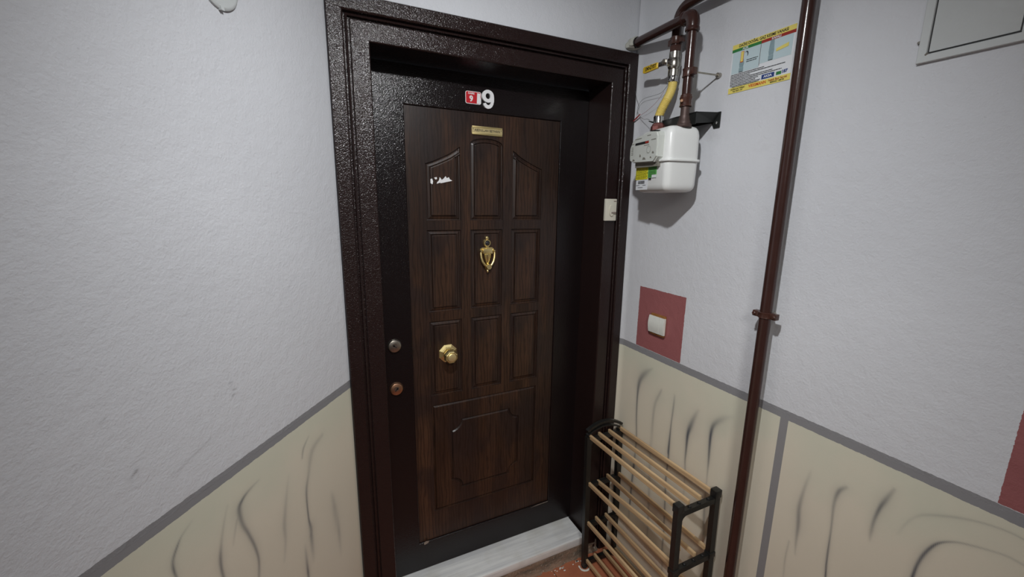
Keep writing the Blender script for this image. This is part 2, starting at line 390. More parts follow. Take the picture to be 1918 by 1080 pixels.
STROKES_LEFT = [
 [(0.5975,1.0545,0.0027,0.1),(0.6207,1.0414,0.002,0.3),(0.6339,1.0256,0.0025,0.7),(0.6457,1.004,0.0034,0.6),(0.647,0.9812,0.0029,0.8),(0.6429,0.9566,0.0024,0.5)],
 [(0.5132,1.0245,0.0033,0.1),(0.5263,0.9946,0.0032,0.2),(0.5394,0.954,0.0038,0.3),(0.5474,0.9189,0.005,0.65),(0.549,0.8889,0.0043,0.7),(0.5465,0.8574,0.0044,0.6)],
 [(0.4192,1.0243,0.0024,0.15),(0.4504,1.0194,0.0037,0.4),(0.4729,1.0093,0.0043,0.8),(0.4848,0.9919,0.007,0.7),(0.4813,0.9508,0.0064,0.6),(0.469,0.9124,0.0051,0.65),(0.4546,0.8601,0.0046,0.65),(0.4489,0.8136,0.0039,0.6),(0.4559,0.7641,0.0046,0.4)],
 [(0.4848,0.9919,0.0042,0.4),(0.5014,0.9519,0.0034,0.25),(0.5123,0.9192,0.0027,0.1)],
 [(0.3197,0.9672,0.0039,0.05),(0.326,0.9517,0.0048,0.1),(0.3525,0.8482,0.0074,0.35),(0.3564,0.7885,0.0056,0.25),(0.3678,0.735,0.0046,0.1)],
 [(0.1688,1.0007,0.0074,0.2),(0.2175,0.9799,0.0103,0.3),(0.2426,0.9183,0.0067,0.3),(0.2585,0.8692,0.0044,0.6),(0.26,0.7833,0.0033,0.8),(0.2545,0.7303,0.0079,0.6),(0.2692,0.6739,0.0044,0.8),(0.2895,0.5928,0.0054,0.8)],
 [(0.2279,1.0318,0.0022,0.2),(0.2533,1.0093,0.0027,0.5),(0.2625,0.9826,0.0021,0.4)],
 [(0.1482,0.7882,0.0066,0.05),(0.141,0.752,0.0094,0.25),(0.1322,0.6772,0.0124,0.4),(0.1243,0.6165,0.0084,0.35),(0.1196,0.5509,0.0057,0.1)],
]
MARKS_RIGHT = [
 [(-1.073,1.016,.0006,.3),(-1.088,1.007,.0012,.8),(-1.096,.997,.0012,.9),(-1.106,.979,.0006,.3)],
]
MARKS_LEFT = [
 [(.466,1.304,.0008,.5),(.458,1.305,.0008,.3)],[(.459,1.286,.0015,.5),(.452,1.285,.001,.4)],[(.463,1.273,.0012,.6),(.456,1.275,.001,.3)],
 [(.692,1.220,.001,.2),(.679,1.229,.0022,.75)],[(.719,1.345,.002,.25),(.711,1.349,.002,.3)],
 [(.62,1.176,.001,.2),(.53,1.205,.001,.25)],
]

# ------------------------------------------------------------------ painted wall surfaces
def paint_field(U, Z, strokes):
    """darkness of the painted veins at wall points (U, Z); each vein is a polyline of (u, z, half width, darkness)"""
    out = np.zeros_like(U)
    for s in strokes:
        # smooth the polyline with Catmull-Rom
        P = np.array(s, float); Q = []
        for i in range(len(P)-1):
            p0 = P[max(i-1, 0)]; p1 = P[i]; p2 = P[i+1]; p3 = P[min(i+2, len(P)-1)]
            for t in np.linspace(0, 1, 6, endpoint=False):
                Q.append(.5*((2*p1)+(-p0+p2)*t+(2*p0-5*p1+4*p2-p3)*t*t+(-p0+3*p1-3*p2+p3)*t**3))
        Q.append(P[-1]); Q = np.array(Q)
        u0, u1 = Q[:, 0].min()-.05, Q[:, 0].max()+.05; z0, z1 = Q[:, 1].min()-.05, Q[:, 1].max()+.05
        idx = np.where((U > u0) & (U < u1) & (Z > z0) & (Z < z1))[0]
        if not len(idx): continue
        u = U[idx]; z = Z[idx]; best = np.zeros(len(idx))
        for a, b in zip(Q[:-1], Q[1:]):
            d = b[:2]-a[:2]; L = d@d+1e-12
            t = np.clip(((u-a[0])*d[0]+(z-a[1])*d[1])/L, 0, 1)
            dist = np.hypot(u-a[0]-t*d[0], z-a[1]-t*d[1])
            w = np.maximum(a[2]+(b[2]-a[2])*t, .0018); k = np.clip(a[3]+(b[3]-a[3])*t, 0, 1)
            best = np.maximum(best, k*(.80*np.exp(-(dist/w)**2)+.20*np.exp(-(dist/(w*3.2))**2)))
        out[idx] = np.maximum(out[idx], best)
    return np.minimum(out, 1)

def wall_grid(name, axis, u0, u1, z0, z1, du, strokes, marks, mat, thick, dense_u, dense_z, side=1, warp=None):
    """vertical wall in local coordinates (axis 'x' or 'y' runs along it), front face dense where the paint is detailed"""
    def ticks(a, b, d0, d1, d):
        l = []
        if a < d0: l += list(np.linspace(a, d0, max(2, int((d0-a)/.1)), endpoint=False))
        l += list(np.arange(d0, d1, d))
        if d1 < b: l += list(np.linspace(d1, b, max(2, int((b-d1)/.1))))
        else: l.append(b)
        return np.array(l)
    us = ticks(u0, u1, dense_u[0], dense_u[1], du); zs = ticks(z0, z1, dense_z[0], dense_z[1], du)
    UU, ZZ = np.meshgrid(us, zs); U = UU.ravel(); Z = ZZ.ravel(); n, mm = len(us), len(zs)
    off = warp(U) if warp is not None else np.zeros_like(U)
    co = np.zeros((n*mm+4, 3))
    co[:n*mm, 2] = Z; co[n*mm:, 2] = [z0, z0, z1, z1]
    if axis == 'x':
        co[:n*mm, 0] = U; co[:n*mm, 1] = off; co[n*mm:, 0] = [u0, u1, u1, u0]; co[n*mm:, 1] = thick
    else:
        co[:n*mm, 1] = U; co[:n*mm, 0] = off; co[n*mm:, 1] = [u0, u1, u1, u0]; co[n*mm:, 0] = thick
    i = np.arange(n-1); j = np.arange(mm-1); I, J = np.meshgrid(i, j); a = (J*n+I).ravel()
    q = np.stack([a, a+1, a+n+1, a+n], 1)
    k = n*mm
    extra = [[k, k+3, k+2, k+1]]
    bottom = list(range(0, n)); top = list(range((mm-1)*n, mm*n)); lft = list(range(0, k, n)); rgt = list(range(n-1, k, n))
    polys = [list(map(int, x)) for x in extra]
    polys += [bottom[::-1]+[k, k+1], top+[k+2, k+3], lft+[k+3, k], rgt[::-1]+[k+1, k+2]]
    me = bpy.data.meshes.new(name)
    nl = len(q)*4+sum(len(p) for p in polys)
    me.vertices.add(len(co)); me.vertices.foreach_set('co', co.ravel())
    me.loops.add(nl); me.polygons.add(len(q)+len(polys))
    loops = np.concatenate([q.ravel()]+[np.array(p) for p in polys])
    starts = np.concatenate([np.arange(len(q))*4, len(q)*4+np.cumsum([0]+[len(p) for p in polys[:-1]])])
    me.loops.foreach_set('vertex_index', loops.astype(np.int32)); me.polygons.foreach_set('loop_start', starts.astype(np.int32))
    me.update(calc_edges=True)
    for an, st in (('stroke', strokes), ('mark', marks)):
        v = np.zeros(len(co)); v[:k] = paint_field(U, Z, st)
        at = me.attributes.new(an, 'FLOAT', 'POINT'); at.data.foreach_set('value', v.astype(np.float32))
    me.materials.append(M[mat]); me.validate()
    o = bpy.data.objects.new(name, me); COL.objects.link(o); return o

XW = 1.169      # right wall
H = 2.66        # ceiling
def fillet(y):
    t = np.clip((y+.04)/.04, 0, 1); return -.010*t*t
o = wall_grid('wall_right', 'y', -2.5, .0, -.02, H, .0027, STROKES_RIGHT, MARKS_RIGHT, 'wall_right', .12, (-1.32, 0), (.30, 1.12), warp=fillet)
o.location = (XW, 0, 0)
tag(o, 'right wall: rough white plaster over a beige imitation-marble dado with grey lines and dark red painted patches', kind='structure')
o = wall_grid('wall_left', 'x', 0, 3.1, -.02, H, .0028, STROKES_LEFT, MARKS_LEFT, 'wall_left', -.12, (0, .95), (.72, 1.45))
o.rotation_euler = (0, 0, math.atan2(-.8048, -.5935))
tag(o, 'left wall: rough white plaster over a beige imitation-marble dado with a grey line', kind='structure')
part('wall_front', B().box((-.05, .004, 2.296), (XW, .16, H)), 'plaster', kind='structure', label='strip of white plaster wall above the door frame')
part('wall_back', B().box((-1.95, -2.62, -.02), (XW+.12, -2.5, H)), 'plaster', kind='structure', label='white plaster wall behind the viewer')
part('ceiling', B().box((-1.95, -2.62, H), (XW+.12, .16, H+.1)), 'plaster', kind='structure', label='white ceiling')
fl = part('floor', B().box((-1.95, -2.62, -.06), (XW+.12, .16, -.006)), 'mortar', kind='structure', label='terracotta tiled floor with grey joints')
# tiles: 33 cm terracotta squares clipped to the room, with 4 mm joints
TS = .333
def clip_poly(P, inside, cut):
    out = []
    for i in range(len(P)):
        a, b = P[i-1], P[i]; ia, ib = inside(a), inside(b)
        if ia != ib: out.append(cut(a, b))
        if ib: out.append(b)
    return out
def halfplane(P, nx, ny, c):
    f = lambda p: nx*p[0]+ny*p[1]-c
    return clip_poly(P, lambda p: f(p) >= 0, lambda a, b: (a[0]+(b[0]-a[0])*f(a)/(f(a)-f(b)), a[1]+(b[1]-a[1])*f(a)/(f(a)-f(b))))
x = XW-.002
ix = 0
while x > -1.8:
    y = -.008-.0
    while y > -2.5:
        P = [(x-TS+.004, y-TS+.004), (x, y-TS+.004), (x, y), (x-TS+.004, y)]
        P = halfplane(P, .8048, -.5935, .002); P = halfplane(P, 0, 1, -2.498)
        if len(P) >= 3:
            xs = [p[0] for p in P]; ys = [p[1] for p in P]
            if (max(xs)-min(xs))*(max(ys)-min(ys)) > .002:
                part('floor_tile', B().prism([(p[0], p[1], -.0065) for p in P], (0, 0, .0065+random.uniform(-.0004, .0004))), 'tile', fl,
                     origin=((max(xs)+min(xs))/2, (max(ys)+min(ys))/2, -.0065))
        y -= TS
    x -= TS

# ------------------------------------------------------------------ threshold
t = root('marble_threshold', (.58, .07, 0), 'white marble doorstep with worn dirty mortar under its front edge, below the door', 'doorstep')
part('marble_slab', B().box((.02, -.001, .056), (1.029, .19, .097), .004), 'marble', t, label='grey-veined white marble slab')
b = B(); rows = []
rr = random.Random(3)
for i in range(70):
    xx = .015+i*(1.09/69)
    rows.append([(xx, -.001+rr.uniform(-.003, .002), .0555), (xx, -.006+rr.uniform(-.003, .004), .04), (xx, -.005+rr.uniform(-.004, .003), .020), (xx, -.013+rr.uniform(-.006, .004), .004), (xx, -.024+rr.uniform(-.008, .008), -.006), (xx, .15, -.006), (xx, .15, .0555)])
vs = [p for r in rows for p in r]; n7 = 7
b.add(vs, [(i*n7+j, i*n7+(j+1) % n7, (i+1)*n7+(j+1) % n7, (i+1)*n7+j) for i in range(69) for j in range(n7)]+[tuple(range(7)), tuple(69*7+j for j in range(7))[::-1]])
part('mortar_bed', b, 'mortar', t, label='crumbly brown mortar under the marble')

# ------------------------------------------------------------------ door: frame, leaf, wood board
d1 = root('door_1', (.58, .0, .0), 'dark brown steel flat door with a carved wood board and brass fittings, shut in its dark frame', kind='structure')
XL, XR, ZT = .0005, 1.1595, 2.306
prof = [(0, .02), (0, -.011), (.003, -.014), (.042, -.014), (.046, -.010), (.0475, .004), (.051, .004), (.052, -.006), (.0545, -.008), (.058, -.006), (.059, .006), (.0635, .006), (.0645, -.003), (.067, -.005), (.117, -.005), (.1195, -.003), (.1205, .0), (.1205, .152), (.09, .16), (0, .16)]
b = B(); n = len(prof); vs = []
for o_, y_ in prof: vs += [(XL+o_, y_, 0), (XL+o_, y_, ZT-o_), (XR-o_, y_, ZT-o_), (XR-o_, y_, 0)]
fs = [(i*4+j, i*4+j+1, ((i+1) % n)*4+j+1, ((i+1) % n)*4+j) for i in range(n) for j in range(3)]
fs += [tuple(i*4 for i in range(n)), tuple(i*4+3 for i in range(n))]
b.add(vs, fs)
part('door_frame', b, 'frame_paint', d1, smooth=False, label='dark brown hammered-paint steel frame with a ribbed moulding')
YL = .145     # leaf face
LX0, LX1, LZ0, LZ1 = .122, 1.037, .0985, 2.184
BX0, BX1, BZ0, BZ1 = .247, .901, .234, 2.052
b = B()
def ring3(A, Y0, Bq, Y1):
    n_ = len(A)
    return [(p[0], Y0, p[1]) for p in A]+[(p[0], Y1, p[1]) for p in Bq], [(i, (i+1) % n_, (i+1) % n_+n_, i+n_) for i in range(n_)]
outer = [(LX0, LZ0), (LX1, LZ0), (LX1, LZ1), (LX0, LZ1)]; inner = [(BX0, BZ0), (BX1, BZ0), (BX1, BZ1), (BX0, BZ1)]
b.add(*ring3(outer, YL+.04, outer, YL)); b.add(*ring3(outer, YL, offset_loop(inner, -.0022), YL))
b.add(*ring3(offset_loop(inner, -.0022), YL, inner, YL+.002)); b.add(*ring3(inner, YL+.002, inner, YL+.012))
b.add([(p[0], YL+.04, p[1]) for p in outer], [(0, 3, 2, 1)])
leaf = part('door_leaf', b, 'leaf_paint', d1, smooth=False, label='almost black steel leaf border')
YB = YL+.0065
def arc_side(pts): return pts
c1 = .0
def panel_outlines():
    P = []
    for i, (xa, xb) in enumerate(((.319, .456), (.497, .637), (.679, .818))):
        P.append([(xa, .917), (xb, .917), (xb, 1.240), (xa, 1.240)])
        P.append([(xa, 1.279), (xb, 1.279), (xb, 1.606), (xa, 1.606)])
    P.append([(.320, 1.643), (.457, 1.643), (.456, 1.921), (.444, 1.914), (.430, 1.904), (.412, 1.893), (.392, 1.883), (.374, 1.875), (.356, 1.867), (.338, 1.860), (.320, 1.854)])
    P.append([(.681, 1.643), (.818, 1.643), (.818, 1.854), (.800, 1.860), (.782, 1.867), (.764, 1.875), (.746, 1.883), (.726, 1.893), (.708, 1.904), (.694, 1.914), (.682, 1.921)])
    arch = [(.637, 1.936)]+[(.567+.070*math.cos(a), 1.936+.023*math.sin(a)/1.0) for a in [R(v) for v in (20, 38, 56, 73, 90, 107, 124, 142, 160)]]+[(.497, 1.936)]
    P.append([(.497, 1.643), (.637, 1.643)]+arch)
    P.append([(.321, .370), (.816, .370), (.816, .876), (.321, .876)])
    return P
PANELS = panel_outlines()
def flat_face(loops, y):
    v3 = [[Vector((p[0], p[1], 0)) for p in l] for l in loops]
    tri = tessellate_polygon(v3); allp = [p for l in loops for p in l]
    return [(p[0], y, p[1]) for p in allp], [tuple(t_) for t_ in tri]
bo = [(BX0+.0012, BZ0+.0012), (BX1-.0012, BZ0+.0012), (BX1-.0012, BZ1-.0012), (BX0+.0012, BZ1-.0012)]
b = B(); b.add(*flat_face([bo]+[p[::-1] for p in PANELS], YB)); b.add(*ring3(bo, YB, bo, YB+.02))
b.add([(p[0], YB+.02, p[1]) for p in bo], [(0, 3, 2, 1)])
for p in PANELS: b.add(*ring3(p, YB, p, YB+.0002))
board = part('wood_board', b, 'wood', d1, smooth=False, label='carved dark oak-brown door board with nine small raised panels over one large one')
PR = [(0, 0.0), (.0012, .0060), (.0042, .0068), (.0075, .0048), (.0148, .0022), (.0162, .0058), (.0182, .0062), (.0196, -.0004), (.0225, -.0010)]
PBIG = [(0, 0), (.0018, .0058), (.0050, .0062), (.0095, .0020), (.0115, -.0002)]
notch = []
def notch_loop(x0, x1, z0, z1, r):
    o_ = []
    for cx, cz, a0 in ((x0, z0, 90), (x1, z0, 180), (x1, z1, 270), (x0, z1, 0)):
        for k_ in range(9):
            a = R(a0-k_*90/8); o_.append((cx+r*math.cos(a), cz+r*math.sin(a)))
    return o_
for i, P in enumerate(PANELS):
    big = i == len(PANELS)-1; pr = PBIG if big else PR
    b = B(); loops = [offset_loop(P, o_) for o_, _ in pr]
    for k_ in range(len(pr)-1): b.add(*ring3(loops[k_], YB+pr[k_][1], loops[k_+1], YB+pr[k_+1][1]))
    if not big:
        b.add(*flat_face([loops[-1]], YB+pr[-1][1]))
    else:
        q = notch_loop(.400, .728, .453, .790, .047)
        ip = [(0, -.0002), (.0018, .0056), (.0048, .0058), (.0090, .0016), (.0110, -.0002)]
        ql = [offset_loop(q, o_) for o_, _ in ip]
        b.add(*flat_face([loops[-1], q[::-1]], YB-.0002))
        for k_ in range(len(ip)-1): b.add(*ring3(ql[k_], YB+ip[k_][1], ql[k_+1], YB+ip[k_+1][1]))
        b.add(*flat_face([ql[-1]], YB-.0002))
    xs = [p[0] for p in P]; zs = [p[1] for p in P]
    part('large_panel' if big else 'raised_panel', b, 'wood_panel', board, origin=((min(xs)+max(xs))/2, YB, min(zs)), smooth=False,
         label='large bottom panel with a notched-corner line carved inside it' if big else None)
# white torn sticker residue on the upper left panel
b = B()
for pts in ([(.338, 1.782), (.346, 1.779), (.348, 1.790), (.344, 1.800), (.338, 1.797)], [(.352, 1.803), (.362, 1.806), (.364, 1.799), (.358, 1.796)],
            [(.362, 1.781), (.377, 1.786), (.381, 1.798), (.374, 1.806), (.371, 1.794), (.364, 1.787)],
            [(.376, 1.783), (.398, 1.788), (.424, 1.794), (.414, 1.799), (.410, 1.807), (.402, 1.803), (.397, 1.810), (.388, 1.800), (.380, 1.795)]):
    b.prism([(p[0], YB-.0014, p[1]) for p in pts], (0, .0008, 0))
part('sticker_residue', b, 'white_sign', board, label='torn white scraps of an old sticker')
# bare metal chips along the lower edge of the board
b = B()
for pts in ([(.268, .222), (.285, .226), (.290, .236), (.275, .239), (.266, .233)], [(.80, .2285), (.90, .2310), (.90, .2355), (.84, .2345)]):
    b.prism([(p[0], YL-.0010, p[1]) for p in pts], (0, .0009, 0))
part('paint_chip', b, 'steel', board, label='worn bare spots at the lower edge')

# locks
def lock(z, mat, slot, lab):
    o_ = part('lock_cylinder', B().lathe((.177, YL+.002, z), (0, -1, 0), [(0, .0275), (.005, .0270), (.008, .0245), (.012, .0235), (.013, .0215)], 32), mat, d1, label=lab)
    mt = Matrix.Translation((.177, YL-.0115, z)) @ Matrix.Rotation(R(slot), 4, 'Y')
    part('keyhole', B().box((-.0015, -.001, -.009), (.0015, .002, .009)).lathe((0, .001, .004), (0, -1, 0), [(0, .004), (.002, .004)], 12).xf(mt), 'black', o_)
    part('lock_core', B().lathe((.177, YL-.010, z+.003), (0, -1, 0), [(0, .0105), (.0015, .0100)], 24), 'steel', o_)
lock(1.163, 'steel', -50, 'upper round lock cylinder, greyish brass')
lock(.984, 'copper', 40, 'lower round lock cylinder, coppery face')

# knob (octagonal, brass)
kb = part('door_knob', B().lathe((.393, YB, 1.099), (0, -1, 0), [(0, .020), (.012, .018), (.020, .0150), (.026, .0170), (.033, .0275), (.042, .0300), (.052, .0290), (.058, .0245), (.060, .0215)], 8, R(22.5)), 'brass', d1, smooth=False, label='polished brass octagonal knob')
part('rosette', B().lathe((.393, YB, 1.099), (0, -1, 0), [(0, .040), (.004, .040), (.007, .0355), (.010, .031), (.012, .024)], 8, R(22.5)), 'brass', kb, smooth=False)
part('knob_cap', B().lathe((.393, YB-.060, 1.099), (0, -1, 0), [(0, .0165), (.0022, .0165), (.0030, .0150), (.0034, .0140)], 32), 'brass_dull', kb)

# knocker
KX, KY = .567, YB-.004
b = B()
b.prism([(KX-.030, KY, 1.527), (KX-.022, KY, 1.532), (KX+.022, KY, 1.532), (KX+.030, KY, 1.527), (KX+.030, KY, 1.510), (KX+.010, KY, 1.506), (KX+.006, KY, 1.470), (KX+.008, KY, 1.448), (KX, KY, 1.434), (KX-.008, KY, 1.448), (KX-.006, KY, 1.470), (KX-.010, KY, 1.506), (KX-.030, KY, 1.510)], (0, .0035, 0))
kn = part('door_knocker', b, 'brass', d1, label='brass door knocker shaped like an urn, with a peephole above it')
b = B(); b.lathe((KX, KY+.003, 1.551), (0, -1, 0), [(0, .0165), (.006, .0160), (.009, .0135), (.009, .0105), (.004, .0100)], 28)
b.lathe((KX, KY-.001, 1.571), (0, -1, 0), [(-.002, .008), (.004, .0075), (.007, .004)], 16); b.box((KX-.006, KY-.004, 1.528), (KX+.006, KY+.002, 1.538), .001)
part('peephole_ring', b, 'brass', kn)
part('peephole', B().lathe((KX, KY-.002, 1.551), (0, -1, 0), [(0, .0104), (.003, .0098), (.0055, .0075), (.0068, .004)], 24), 'glass_dark', kn, label='dark glass peephole')
part('hinge_bar', B().box((KX-.021, KY-.012, 1.507), (KX+.021, KY-.001, 1.5285), .002), 'brass', kn)
part('urn', B().lathe((KX-.001, KY-.005, 1.444), (0, 0, 1), [(0, .002), (.006, .005), (.014, .0045), (.022, .006), (.036, .0110), (.050, .0150), (.060, .0165), (.063, .014)], 20), 'brass', kn)
b = B()
for s_ in (-1, 1):
    b.tube([(KX+s_*.0295, KY-.007, 1.520), (KX+s_*.0305, KY-.008, 1.508), (KX+s_*.0290, KY-.010, 1.492), (KX+s_*.0245, KY-.012, 1.476), (KX+s_*.0165, KY-.014, 1.463), (KX+s_*.0070, KY-.015, 1.455)], [.0042, .0048, .0052, .0052, .005, .0046], 12)
    b.lathe((KX+s_*.0285, KY-.002, 1.519), (0, -1, 0), [(0, .0055), (.005, .0062), (.010, .0055), (.0125, .003)], 14)
b.lathe((KX+.002, KY-.006, 1.4545), (0, -1, 0), [(0, .010), (.006, .0125), (.012, .0125), (.015, .0105)], 24)
b.lathe((KX, KY-.007, 1.446), (0, 0, -1), [(0, .004), (.006, .0035), (.010, .0055), (.014, .0045), (.018, .001)], 12)
part('striker', b, 'brass', kn, label='swinging brass striker with a round end')

# number 9, red number sign, name plate
nine_hole = [(.5668+.0098*math.cos(R(a)), 2.1118+.0105*math.sin(R(a))) for a in range(0, 360, 18)]
nine = [(.5668+.0246*math.cos(R(a)), 2.1115+.0228*math.sin(R(a))) for a in range(0, 306, 15)]+[(.5778, 2.0862), (.5737, 2.0815), (.5690, 2.0797), (.5642, 2.0803), (.5602, 2.0832), (.5578, 2.0872),
        (.5472, 2.0842), (.5500, 2.0765), (.5553, 2.0702), (.5620, 2.0670), (.5690, 2.0662), (.5765, 2.0683), (.5840, 2.0745), (.5890, 2.0835), (.5914, 2.0940), (.5918, 2.1030)]
t9 = B(); t9.add(*flat_face([nine, nine_hole[::-1]], YL-.0075)); t9.add(*ring3(nine, YL-.0075, nine, YL)); t9.add(*ring3(nine_hole, YL-.0075, nine_hole, YL))
part('door_numeral', t9, 'white_sign', d1, origin=(.5665, YL, 2.068), smooth=False, label='large white numeral 9')
b = B()
def rrect(x0, x1, z0, z1, r, n_=5):
    o_ = []
    for cx, cz, a0 in ((x1-r, z0+r, -90), (x1-r, z1-r, 0), (x0+r, z1-r, 90), (x0+r, z0+r, 180)):
        for k_ in range(n_+1): a = R(a0+k_*90/n_); o_.append((cx+r*math.cos(a), cz+r*math.sin(a)))
    return o_
sg = part('number_sign', B().prism([(x_, YL-.0018, z_) for x_, z_ in rrect(.4775, .5405, 2.0785, 2.123, .007)], (0, .0018, 0)), 'white_sign', d1, label='small red flat-number sign reading DAIRE 9 with a white strip')
part('red_field', B().prism([(x_, YL-.0024, z_) for x_, z_ in rrect(.4795, .5385, 2.0805, 2.121, .0055)], (0, .0007, 0)), 'red_sign', sg)
part('white_strip', B().prism([(.5225, YL-.0029, 2.0815), (.5375, YL-.0029, 2.0810), (.5385, YL-.0029, 2.096), (.5360, YL-.0029, 2.106), (.5375, YL-.0029, 2.117), (.5245, YL-.0029, 2.1185)], (0, .0006, 0)), 'white_sign', sg)
part('sign_text', text_builder('9', .0285, (.500, YL-.0029, 2.0955), (1, 0, 0), (0, 0, 1), .0004, .0010), 'white_sign', sg)
part('sign_text', text_builder('DAIRE', .0092, (.5005, YL-.0029, 2.1148), (1, 0, 0), (0, 0, 1), .0004, .0002), 'white_sign', sg)
b = B().prism([(.5065, YB-.0042, 1.9700), (.630, YB-.0042, 1.9700), (.6325, YB-.0042, 1.9780), (.6325, YB-.0042, 1.9940), (.630, YB-.0042, 2.0020), (.5065, YB-.0042, 2.0020), (.504, YB-.0042, 1.9940), (.504, YB-.0042, 1.9780)], (0, .0042, 0))
pl = part('name_plate', b, 'brass_dull', d1, label='brass name plate with engraved dark lettering above the middle panel')
part('plate_rim', B().box((.505, YB-.0062, 1.9958), (.6315, YB-.0040, 2.0015), .0008).box((.505, YB-.0062, 1.9705), (.6315, YB-.0040, 1.9772), .0008), 'brass', pl)
part('engraving', text_builder('\u00b0 ABDULLAH BEYHAN \u00b0', .0132, (.568, YB-.0046, 1.9868), (1, 0, 0), (0, 0, 1), .0002, .0001, sx=.88), M['black'], pl)

# ------------------------------------------------------------------ bell push on the frame
db = root('doorbell_button', (1.062, -.006, 1.645), 'cream doorbell push fixed on the right side of the door frame', 'doorbell')
part('base_plate', B().box((1.0335, -.017, 1.645), (1.0905, -.004, 1.7355), .003), 'cream', db)
part('button', B().prism([(1.062+.0115*math.cos(a), -.0225, 1.687+.023*math.sin(a)) for a in [R(22.5*i) for i in range(16)]], (0, .008, 0)), 'cream', db, label='oval cream push')
part('button_slot', B().box((1.060, -.0236, 1.6745), (1.084, -.0215, 1.6815), .001), 'cream_dark', db, label='dark horizontal slot')
part('indicator', B().box((1.074, -.0180, 1.7235), (1.087, -.0165, 1.7275)), 'cream_dark', db)

# ------------------------------------------------------------------ light switch in the red patch
sw = root('light_switch', (XW, -.230, 1.195), 'small white wall switch in a brown-stained frame on the dark red painted patch', 'switch')
part('switch_frame', B().box((XW-.0125, -.2700, 1.1915), (XW-.0005, -.1935, 1.2790), .004), 'switch_brown', sw, label='frame stained brown with old varnish')
b = B()   # rocker bulging away from the wall, two faces with a seam
def rocker(y0, y1, bulge0, bulge1):
    pts = []
    n_ = 6
    for i in range(n_+1):
        t_ = i/n_; zz = 1.2010+t_*.0690
        pts.append((XW-.0135-bulge0-(bulge1-bulge0)*math.sin(math.pi*t_), zz))
    pl_ = [(p[0], y0, p[1]) for p in pts]+[(XW-.008, y0, 1.270), (XW-.008, y0, 1.201)]
    return B().prism(pl_, (0, y1-y0, 0))
part('rocker', rocker(-.2475, -.1915, .004, .009), 'switch_white', sw)
part('side_rocker', rocker(-.2730, -.2485, .003, .0075), 'switch_white', sw)

# ------------------------------------------------------------------ brown riser pipe with its wall clamp
PY = -.688; PX = XW-.045
rp = root('riser_pipe', (PX, PY, 0), 'tall brown painted gas riser pipe running floor to ceiling on the right wall', 'pipe')
part('pipe', B().tube([(PX, PY, -.004), (PX, PY, 1.0), (PX, PY, H-.002)], .0168, 32, cap=True), 'pipe', rp)
b = B(); b.lathe((PX, PY, 1.387), (0, 0, 1), [(0, .0185), (.001, .0200), (.006, .0190), (.012, .0190), (.017, .0200), (.018, .0185)], 32)
for s_ in (-1, 1):
    b.box((PX-.009, PY+s_*.0165, 1.387), (PX+.009, PY+s_*.036, 1.405), .002)
cl = part('pipe_clamp', b, 'clamp', rp, origin=(PX, PY, 1.387), label='two-piece clamp ring with ears')
for s_ in (-1, 1): part('clamp_screw', B().lathe((PX-.010, PY+s_*.030, 1.396), (1, 0, 0), [(-.004, .004), (-.002, .0058), (.018, .0058), (.022, .004)], 8), 'clamp', cl)
part('stud', B().tube([(PX+.015, PY, 1.396), (XW-.001, PY, 1.396)], .005, 10), 'steel', cl)

# ------------------------------------------------------------------ meter assembly, all of it turned about 10 degrees off the wall
TH = R(10.5); DY = Vector((math.sin(TH), math.cos(TH), 0)); DX = Vector((-math.cos(TH), math.sin(TH), 0)); DZ = Vector((0, 0, 1))
N2 = Vector((1.060, -.369, 0))       # pipe that drops into the meter
N1 = N2+DY*.148                      # hose connection
def bend(p0, p1, p2, r, n_=8):
    """points of a rounded corner at p1"""
    p0, p1, p2 = map(Vector, (p0, p1, p2)); a = (p0-p1).normalized(); c = (p2-p1).normalized()
    s_, e_ = p1+a*r, p1+c*r; o_ = []
    for i in range(n_+1):
        t_ = i/n_; o_.append(s_*(1-t_)**2+p1*2*t_*(1-t_)+e_*t_**2)
    return o_
E0 = Vector((1.117, -.050, 2.3300)); E1 = Vector((N2.x, N2.y, 2.304))
sp = root('supply_pipe', (N2.x, N2.y, 2.0), 'short brown gas pipe leaving the wall above the frame corner, turning down into the meter', 'pipe')
hd = (E0-E1).normalized()
part('horizontal_pipe', B().tube([E0+hd*.03, E1+hd*.02], .0165, 28), 'pipe', sp)
part('vertical_pipe', B().tube([E1-DZ*.02, Vector((N2.x, N2.y, 2.062))], .0150, 28), 'pipe', sp)
b = B(); pts = [E1+hd*.040]+bend(E1+hd*.04, E1+DZ*.0, E1-DZ*.04, .026)+[E1-DZ*.040]
b.tube(pts, [.0195]+[.0205]*9+[.0200], 28)
b.tube([E1-DZ*.036, E1-DZ*.039, E1-DZ*.046, E1-DZ*.049], [.0205, .0222, .0222, .0195], 28); b.tube([E1+hd*.036, E1+hd*.039, E1+hd*.046, E1+hd*.049], [.0205, .0218, .0218, .0185], 28)
part('elbow', b, 'pipe', sp, label='rounded elbow fitting')
part('end_sleeve', B().tube([E0+hd*-.001, E0+hd*.004], [.0195, .0195], 28), 'rack_black', sp, label='black end sleeve')
c2 = B().lathe((N2.x, N2.y, 2.120), (0, 0, 1), [(0, .0165), (.001, .0190), (.009, .0175), (.018, .0175), (.026, .0190), (.027, .0165)], 28)
c2.box(tuple(N2+DY*-.016+DX*-.008+DZ*2.123), tuple(N2+DY*-.034+DX*.008+DZ*2.144), .002)
c2o = part('pipe_clamp', c2, 'clamp', sp, label='brown clamp ring round the vertical pipe')
part('stud', B().tube([N2+DY*-.020+DZ*2.133+Vector((.012, 0, 0)), Vector((XW-.002, N2.y-.030, 2.133))], .0028, 10).lathe((XW-.012, N2.y-.030, 2.133), (1, 0, 0), [(0, .0075), (.008, .0085), (.0115, .0085)], 12), 'steel', c2o)
